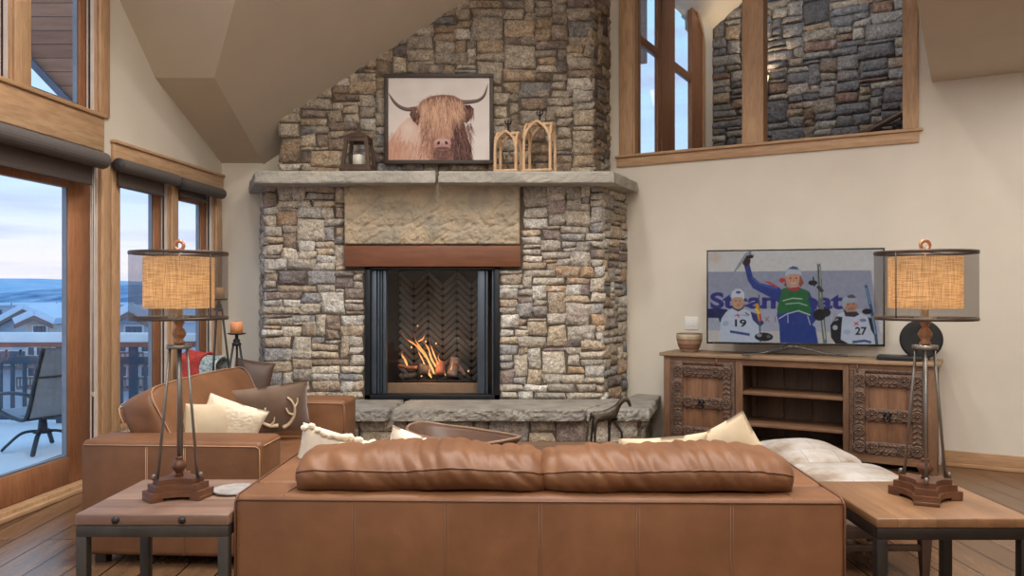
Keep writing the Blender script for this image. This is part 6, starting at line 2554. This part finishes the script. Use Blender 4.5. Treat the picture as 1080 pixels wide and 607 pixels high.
# swivel sling chair on the balcony
M_SLING = mat('grey_sling_fabric', (150, 160, 172), 0.8, var=0.08, scale=60)
M_CFR = mat('dark_chair_frame', (58, 64, 74), 0.4, 0.5)
chr_ = thing('patio_chair', 'grey sling patio chair on a rocker base out on the snowy balcony', 'chair', T(-4.33, 7.35, -0.06, 0, 0, -118, 0.84))
side = [(-0.46, 0.44), (-0.38, 0.46), (-0.1, 0.40), (0.1, 0.38), (0.2, 0.46), (0.34, 0.86), (0.46, 1.16)]
sp_ = smooth_path([(0, a, b) for a, b in side], 6)
for s in (-1, 1):
    mb = MB()
    mb.tube([p + Vector((s * 0.28, 0, 0)) for p in sp_], 0.022, 8)
    mb.build('side_frame', M_CFR, chr_)
mb = MB()
vs, fs = [], []
for p in sp_:
    for j in range(9):
        x = -0.26 + 0.52 * j / 8
        vs += [(x, p.y + 0.01 * (1 - (x / 0.26) ** 2), p.z - 0.012 * (1 - (x / 0.26) ** 2)), (x, p.y + 0.014, p.z - 0.018)]
W = 18
for k in range(len(sp_) - 1):
    for j in range(8):
        a = k * W + j * 2
        fs += [(a, a + 2, a + W + 2, a + W), (a + 1, a + W + 1, a + W + 3, a + 3)]
mb.add(vs, fs, None, 0, True)
mb.build('sling', M_SLING, chr_)
mb = MB()
for f_ in (0.62, 0.86):
    p = sp_[int(f_ * (len(sp_) - 1))]
    mb.tube([(-0.28, p.y + 0.02, p.z - 0.02), (0.28, p.y + 0.02, p.z - 0.02)], 0.012, 6)
mb.tube([(-0.28, -0.1, 0.38), (0.28, -0.1, 0.38)], 0.018, 6)
mb.build('crossbar', M_CFR, chr_)
for s in (-1, 1):
    mb = MB()
    mb.tube(smooth_path([(s * 0.28, -0.3, 0.43), (s * 0.31, -0.34, 0.6), (s * 0.32, -0.1, 0.66), (s * 0.31, 0.22, 0.66), (s * 0.28, 0.27, 0.62)], 5), 0.02, 8)
    mb.build('arm', M_CFR, chr_)
mb = MB()
mb.lathe([(0.1, 0.20), (0.05, 0.24), (0.04, 0.34), (0.12, 0.37)], 14)
mb.build('swivel', M_CFR, chr_)
for k in range(4):
    a = R(45 + 90 * k)
    mb = MB()
    mb.tube(smooth_path([(0.03 * math.cos(a), 0.03 * math.sin(a), 0.22), (0.2 * math.cos(a), 0.2 * math.sin(a), 0.2), (0.34 * math.cos(a), 0.34 * math.sin(a), 0.08), (0.4 * math.cos(a), 0.4 * math.sin(a), 0.014)], 5), [0.026] * 15 + [0.018], 8, flat=0.6)
    mb.build('foot', M_CFR, chr_)

# planked eave seen through the upper window, and another past the arched window
M_EAVE = planks('eave_boards', [(146, 100, 76), (168, 120, 94), (156, 108, 82)], 0.14, 3.0, 0.6, gap=0.004)
M_FASC = mat('grey_fascia', (96, 102, 118), 0.6)
ev = thing('roof_eave', 'planked wooden eave outside the upper left window', 'roof overhang', T(0, 8.1, 0) @ Matrix.Rotation(R(90), 4, 'X'))
e0, e1 = P(22, 53, 8.1), P(80, 114, 8.1)
sl_ = (e1.z - e0.z) / (e1.x - e0.x)
xa, xb = -6.4, -3.9
za, zb_ = e0.z + sl_ * (xa - e0.x), e0.z + sl_ * (xb - e0.x)
mb = MB()
mb.prism([(xa, za), (xb, zb_), (xb, 6.5), (xa, 6.5)], -0.12, 0.0)
mb.build('soffit_boards', M_EAVE, ev)
mb = MB()
mb.tube([(xa, za, 0.03), (xb, zb_, 0.03)], 0.045, 4, smooth=False, roll=PI / 4)
mb.build('fascia', M_FASC, ev)
ev2 = thing('roof_eave', 'brown roof eave outside the arched hall window', 'roof overhang')


ev['kind'] = ev2['kind'] = 'structure'


def hw_pt(t, z, out):
    return HWIN @ Vector((t, out, z))


mb = MB()
q = [hw_pt(0.4, 3.55 + 0.9, 0.9), hw_pt(2.6, 3.55 + 0.85, 0.9), hw_pt(2.6, 6.6, 0.9), hw_pt(1.15, 6.3, 0.9)]
mb.slab(q, 0.08)
mb.build('gable_boards', M_EAVE, ev2)
mb = MB()
mb.tube([hw_pt(0.35, 4.40, 0.85), hw_pt(1.18, 6.3, 0.85)], 0.06, 4, smooth=False, roll=PI / 4)
mb.build('fascia', M_FASC, ev2)

# snowy valley
M_GROUND = mat('valley_snow', (200, 214, 230), 0.95, var=0.15, scale=0.05, rgb2=(150, 172, 198))
mb = MB()
mb.box(-900, 300, 12, 1200, -14.5, -14)
struct('snow_field', mb, M_GROUND, 'snowy valley floor beyond the balcony')


def hill(name, label, Y, x0, x1, zf, depth, m_, seed, n=90):
    vs, fs = [], []
    R_ = 14
    for k in range(R_ + 1):
        t = k / R_
        for i in range(n + 1):
            x = x0 + (x1 - x0) * i / n
            top = zf(x)
            y = Y + depth * (t - 1)
            z = -14 + (top + 14) * (math.sin(t * PI / 2) ** 1.3) + noise.noise(Vector((x * 0.012, y * 0.012, seed))) * 0.05 * depth * math.sin(t * PI) * 0.6
            vs.append((x, y, z))
    for k in range(R_):
        for i in range(n):
            a = k * (n + 1) + i
            fs.append((a, a + 1, a + n + 2, a + n + 1))
    # back slope gives the ridge a body
    o = len(vs)
    vs += [(x0 + (x1 - x0) * i / n, Y + depth, -14) for i in range(n + 1)]
    b = R_ * (n + 1)
    fs += [(b + i, b + i + 1, o + i + 1, o + i) for i in range(n)]
    m2 = MB()
    m2.add(vs, fs, None, 0, True)
    return struct(name, m2, m_, label)


M_HILLF = mat('hazy_far_hill', (150, 186, 216), 1.0, var=0.12, scale=0.03, rgb2=(186, 208, 228))  # distant blue haze is painted into the snow colour
M_HILLN = mat('hazy_wooded_hill', (58, 104, 150), 1.0, scale=0.09, rgb2=(158, 190, 216), detail=8)  # blue haze painted in with the snow and tree dapple
zfar = lambda x: 15.5 + (x + 480) * 0.012 * -1.0 + 3.5 * noise.noise(Vector((x * 0.006, 2, 0))) + 1.0 * noise.noise(Vector((x * 0.03, 5, 0)))
hill('hill_far', 'haze-tinted pale blue snowy ridge on the horizon', 900, -900, 200, zfar, 220, M_HILLF, 1)
znear = lambda x: 1.4 + (-3.5 + 8 * (1 + math.tanh((x + 272) / 35)) / 2) + 1.2 * noise.noise(Vector((x * 0.02, 9, 0)))
hill('hill_near', 'darker wooded slope in front of the far ridge', 450, -520, 60, znear, 120, M_HILLN, 4)

M_BWALL = mat('beige_siding', (196, 188, 178), 0.9, var=0.06, scale=0.8)
M_BGREY = mat('grey_siding', (172, 180, 190), 0.9, var=0.06, scale=0.8)
M_BTRIM = mat('brown_bargeboard', (120, 104, 98), 0.8)
M_BWIN = mat('dusk_window', (72, 88, 108), 0.25, var=0.1)
M_BWF = mat('white_window_frame', (210, 214, 220), 0.7)


def lodge(label, cx, Y, w, ztop, zeave, zbase, d, wm, rows, ncol):
    t = thing('lodge', label, 'building', T(cx, Y, 0), 'snow-roofed lodges across from the balcony')
    m = MB()
    m.prism([(-w / 2, zbase), (w / 2, zbase), (w / 2, zeave), (0, ztop), (-w / 2, zeave)], -d, 0, M=Matrix.Rotation(R(90), 4, 'X'))
    m.build('wall', wm, t)
    o = w * 0.1
    s_l = (ztop - zeave) / (w / 2)
    for sg in (-1, 1):
        m = MB()
        m.slab([(0, -0.9, ztop + 0.15), (sg * (w / 2 + o), -0.9, zeave - s_l * o + 0.15), (sg * (w / 2 + o), d, zeave - s_l * o + 0.15), (0, d, ztop + 0.15)][::sg], 0.5)
        m.build('snow_roof', M_LEDGE, t)
        m = MB()
        m.slab([(0, -1.0, ztop + 0.12), (sg * (w / 2 + o), -1.0, zeave - s_l * o + 0.12), (sg * (w / 2 + o), -1.0, zeave - s_l * o - 0.2), (0, -1.0, ztop - 0.25)][::sg], 0.1)
        m.build('bargeboard', M_BTRIM, t)
    for r_, (z0, z1) in enumerate(rows):
        n = ncol[r_]
        for i in range(n):
            xw = (i - (n - 1) / 2) * w / (max(n, 1) + 0.6)
            f = MB()
            ww = w * 0.09 if n > 2 else w * 0.2
            f.box(xw - ww - 0.12, xw + ww + 0.12, -0.12, 0.05, z0 - 0.12, z1 + 0.12)
            fo = f.build('window', M_BWF, t)
            f = MB()
            for q in (-1, 0, 1):
                f.box(xw + (q - 0.44) * ww * 0.66, xw + (q + 0.44) * ww * 0.66, -0.18, -0.1, z0, z1)
            f.build('pane', M_BWIN, fo)
    for r_, (z0, z1) in enumerate(rows[1:]):
        m = MB()
        m.box(-w * 0.42, w * 0.42, -1.4, -0.1, z0 - 0.9, z0 - 0.7)
        m.box(-w * 0.42, w * 0.42, -1.4, -1.34, z0 - 0.1, z0 + 0.05)
        for i in range(9):
            xx = -w * 0.42 + w * 0.84 * i / 8
            m.box(xx - 0.05, xx + 0.05, -1.4, -1.34, z0 - 0.7, z0)
        m.build('balcony', M_BTRIM, t)
    return t


Y1 = 62
pz = lambda py_, Y: CAMZ - (py_ - HY) * Y / F
pxx = lambda px, Y: (px - 540) * Y / F
lodge('beige gabled lodge with triple window seen through the patio door', pxx(43, Y1), Y1, 2.45, pz(334, Y1), pz(341.5, Y1), -14, 10, M_BWALL, [(pz(351, Y1), pz(343.5, Y1)), (pz(374, Y1), pz(366, Y1)), (pz(396, Y1), pz(386, Y1))], [1, 3, 3])
lodge('wide grey lodge wing behind the beige gable', pxx(30, 75), 75, 7.5, pz(327, 75), pz(350, 75), -14, 10, M_BGREY, [(pz(358, 75), pz(352, 75)), (pz(378, 75), pz(370, 75))], [3, 5])
Y2 = 55
lodge('grey gabled lodge seen through the window behind the left lamp', pxx(142, Y2), Y2, 2.9, pz(330, Y2), pz(342, Y2), -14, 9, M_BGREY, [(pz(352, Y2), pz(344, Y2)), (pz(370, Y2), pz(360, Y2)), (pz(396, Y2), pz(386, Y2))], [1, 3, 3])
lodge('pale lodge seen through the window nearest the fireplace', pxx(198, 70), 70, 3.9, pz(336, 70), pz(349, 70), -14, 9, M_BWALL, [(pz(356, 70), pz(350, 70)), (pz(376, 70), pz(367, 70))], [1, 3])
blk = thing('apartment_block', 'long flat-roofed grey apartment block below the hills', 'building', T(pxx(30, 150), 150, 0))
mb = MB()
mb.box(-9, 14, 0, 12, -14, pz(322, 150))
mb.build('wall', M_BGREY, blk)
mb = MB()
mb.box(-9.3, 14.3, -0.3, 12.3, pz(322, 150), pz(319.5, 150))
mb.build('snow_roof', M_LEDGE, blk)
for r_ in range(4):
    for i in range(9):
        mb = MB()
        xw = -8 + i * 2.5
        z0 = pz(322, 150) - 1.2 - r_ * 1.6
        mb.box(xw - 0.5, xw + 0.5, -0.1, 0.05, z0 - 0.6, z0 + 0.4)
        mb.build('window', M_BWIN, blk)

M_FIR = mat('snowy_fir', (96, 122, 138), 1.0, scale=1.5, rgb2=(176, 196, 210))
M_TRUNK = mat('fir_trunk', (70, 62, 58), 0.9)


def fir(x, y, h, i, label):
    t = thing('fir_tree', label, 'tree', T(x, y, -14), 'fir trees among the lodges')
    m = MB()
    rnd_ = random.Random(i)
    for k in range(7):
        z0 = h * (0.18 + 0.115 * k)
        r = h * 0.19 * (1 - k / 7.6)
        prof = [(r, 0), (r * 0.55, h * 0.08), (0.02, h * 0.19)]
        b = len(m.v)
        m.lathe(prof, 14, M=T(0, 0, z0))
        for q in range(b, b + 14):
            v_ = m.v[q]
            f_ = 0.78 + 0.4 * rnd_.random()
            m.v[q] = Vector((v_.x * f_, v_.y * f_, v_.z - h * 0.03 * rnd_.random()))
    m.build('foliage', M_FIR, t)
    m = MB()
    m.tube([(0, 0, 0), (0, 0, h * 0.3)], h * 0.02, 7)
    m.build('trunk', M_TRUNK, t)


for i, (px, Y, top, lb) in enumerate(((60, 108, 323, 'snowy fir tree right of the beige gable, beyond the patio door'), (12, 104, 324, 'snowy fir tree left of the beige gable, beyond the patio door'), (178, 92, 325, 'snowy fir tree beside the grey gabled lodge behind the left lamp'),
                                      (119, 90, 328, 'snowy fir tree left of the grey gabled lodge, at the window edge'), (222, 118, 322, 'snowy fir tree above the pale lodge nearest the fireplace'))):
    fir(pxx(px, Y), Y, pz(top, Y) + 14, i, lb)
# ------------------------------------------------------------------ camera, sky, lamps
cam = bpy.data.cameras.new('camera')
cam.sensor_fit = 'HORIZONTAL'
cam.sensor_width = 36.0
cam.lens = F / 1080.0 * 36.0
cam.shift_y = (HY - 303.5) / 1080.0
cam.clip_end = 4000
co = bpy.data.objects.new('camera', cam)
co.location = (0, 0, CAMZ)
co.rotation_euler = (R(90), 0, 0)
COL.objects.link(co)
sc.camera = co

w = bpy.data.worlds.new('dusk_sky')
sc.world = w
w.use_nodes = True
t = w.node_tree
t.nodes.clear()
N = lambda k: t.nodes.new(k)
out, bg, tc = N('ShaderNodeOutputWorld'), N('ShaderNodeBackground'), N('ShaderNodeTexCoord')
sep, rp = N('ShaderNodeSeparateXYZ'), N('ShaderNodeValToRGB')
t.links.new(tc.outputs['Generated'], sep.inputs[0])
t.links.new(sep.outputs['Z'], rp.inputs['Fac'])
e = rp.color_ramp.elements
for i, (p, c) in enumerate(((0.0, (214, 206, 218)), (0.04, (206, 204, 222)), (0.12, (176, 200, 226)), (0.3, (158, 200, 230)), (1.0, (130, 180, 224)))):
    if i > 1:
        e.new(0.5)
for i, (p, c) in enumerate(((0.0, (214, 206, 218)), (0.04, (206, 204, 222)), (0.12, (176, 200, 226)), (0.3, (158, 200, 230)), (1.0, (130, 180, 224)))):
    e[i].position = p
    e[i].color = lin(c) + (1,)
mp, nz = N('ShaderNodeMapping'), N('ShaderNodeTexNoise')
mp.inputs['Scale'].default_value = (2.2, 2.2, 22)
nz.inputs['Scale'].default_value = 1.6
nz.inputs['Detail'].default_value = 7
t.links.new(tc.outputs['Generated'], mp.inputs['Vector'])
t.links.new(mp.outputs[0], nz.inputs['Vector'])
cr = N('ShaderNodeValToRGB')
cr.color_ramp.elements[0].position = 0.46
cr.color_ramp.elements[0].color = (0, 0, 0, 1)
cr.color_ramp.elements[1].position = 0.68
cr.color_ramp.elements[1].color = (0.75, 0.75, 0.75, 1)
t.links.new(nz.outputs['Fac'], cr.inputs['Fac'])
mx = N('ShaderNodeMix')
mx.data_type = 'RGBA'
t.links.new(cr.outputs['Color'], mx.inputs[0])
t.links.new(rp.outputs['Color'], mx.inputs[6])
mx.inputs[7].default_value = lin((160, 172, 202)) + (1,)
t.links.new(mx.outputs[2], bg.inputs['Color'])
bg.inputs['Strength'].default_value = 1.75
t.links.new(bg.outputs[0], out.inputs['Surface'])


def lamp(kind, loc, energy, col, size=0.2, rot=(0, 0, 0), name='lamp', spread=None, size_y=None):
    d = bpy.data.lights.new(name, kind)
    d.energy = energy
    d.color = col
    if kind == 'AREA':
        d.shape = 'DISK'
        d.size = size
        if spread:
            d.spread = R(spread)
    else:
        d.shadow_soft_size = size
    o = bpy.data.objects.new(name, d)
    o.location = loc
    o.rotation_euler = tuple(R(a) for a in rot)
    COL.objects.link(o)
    return o


WARM = (1.0, 0.955, 0.90)
for x, y in ((-1.6, 0.4), (0.6, 0.4), (2.8, 0.4), (0.4, -1.4), (3.2, -1.4), (-1.8, -1.4), (1.8, 2.6)):
    lamp('AREA', (x, y, 5.47), 52, WARM, 0.5, name='ceiling_fill')  # unseen lamps added at ceiling height to brighten the whole room
for x, y in ((-1.3, 4.1), (0.5, 4.1), (2.3, 4.2), (1.3, 3.0), (-0.4, 5.2)):
    lamp('AREA', (x, y, min(5.46, cC(x, y) - 0.06)), 44, WARM, 0.35, name='ceiling_fill', spread=125)  # unseen lamps added overhead to lift sofa tops, hearth and lower stone
for s, tt in ((3.5, 1.2), (3.6, 2.6), (5.0, 2.0)):
    q_ = RW @ Vector((s, -tt, 0))
    lamp('AREA', (q_.x, q_.y, 3.09), 17, WARM, 0.15, name='soffit_downlight')
# added frontal fill lamps behind the camera, no fixture built
for x, e_ in ((-2.2, 38), (0.3, 18), (2.6, 40)):
    lamp('POINT', (x, -0.9, 3.7), e_, WARM, 0.25, name='front_fill')
for p_ in lamp_spots:
    lamp('POINT', p_, 9, (1.0, 0.74, 0.46), 0.03, name='shade_bulb')
# hall sconce glow, fire glow
q_ = HSTONE @ Vector((0.66, -0.175, 3.95))
lamp('POINT', q_, 26, (1.0, 0.74, 0.46), 0.02, name='sconce_bulb')
q_ = HSTONE @ Vector((1.5, -1.7, 5.0))
hl = lamp('AREA', q_, 20, (0.98, 0.98, 1.0), 0.6, name='hall_fill')  # added lamp aimed at the hall stone wall to brighten it
hl.rotation_euler = Vector((S30, C30, -0.45)).to_track_quat('-Z', 'Y').to_euler()
lamp('POINT', (-0.78, 7.45, 0.78), 3, (1.0, 0.5, 0.2), 0.08, name='fire_glow')

vs_ = sc.view_settings
sc.display_settings.display_device = 'sRGB'
vs_.view_transform = 'Standard'
vs_.look = 'None'
vs_.exposure = 0.0
vs_.gamma = 1.0
vs_.use_curve_mapping = False
sc.cycles.use_denoising = True
sc.cycles.max_bounces = 10
sc.cycles.diffuse_bounces = 5
sc.cycles.transparent_max_bounces = 16
sc.cycles.sample_clamp_indirect = 4.0
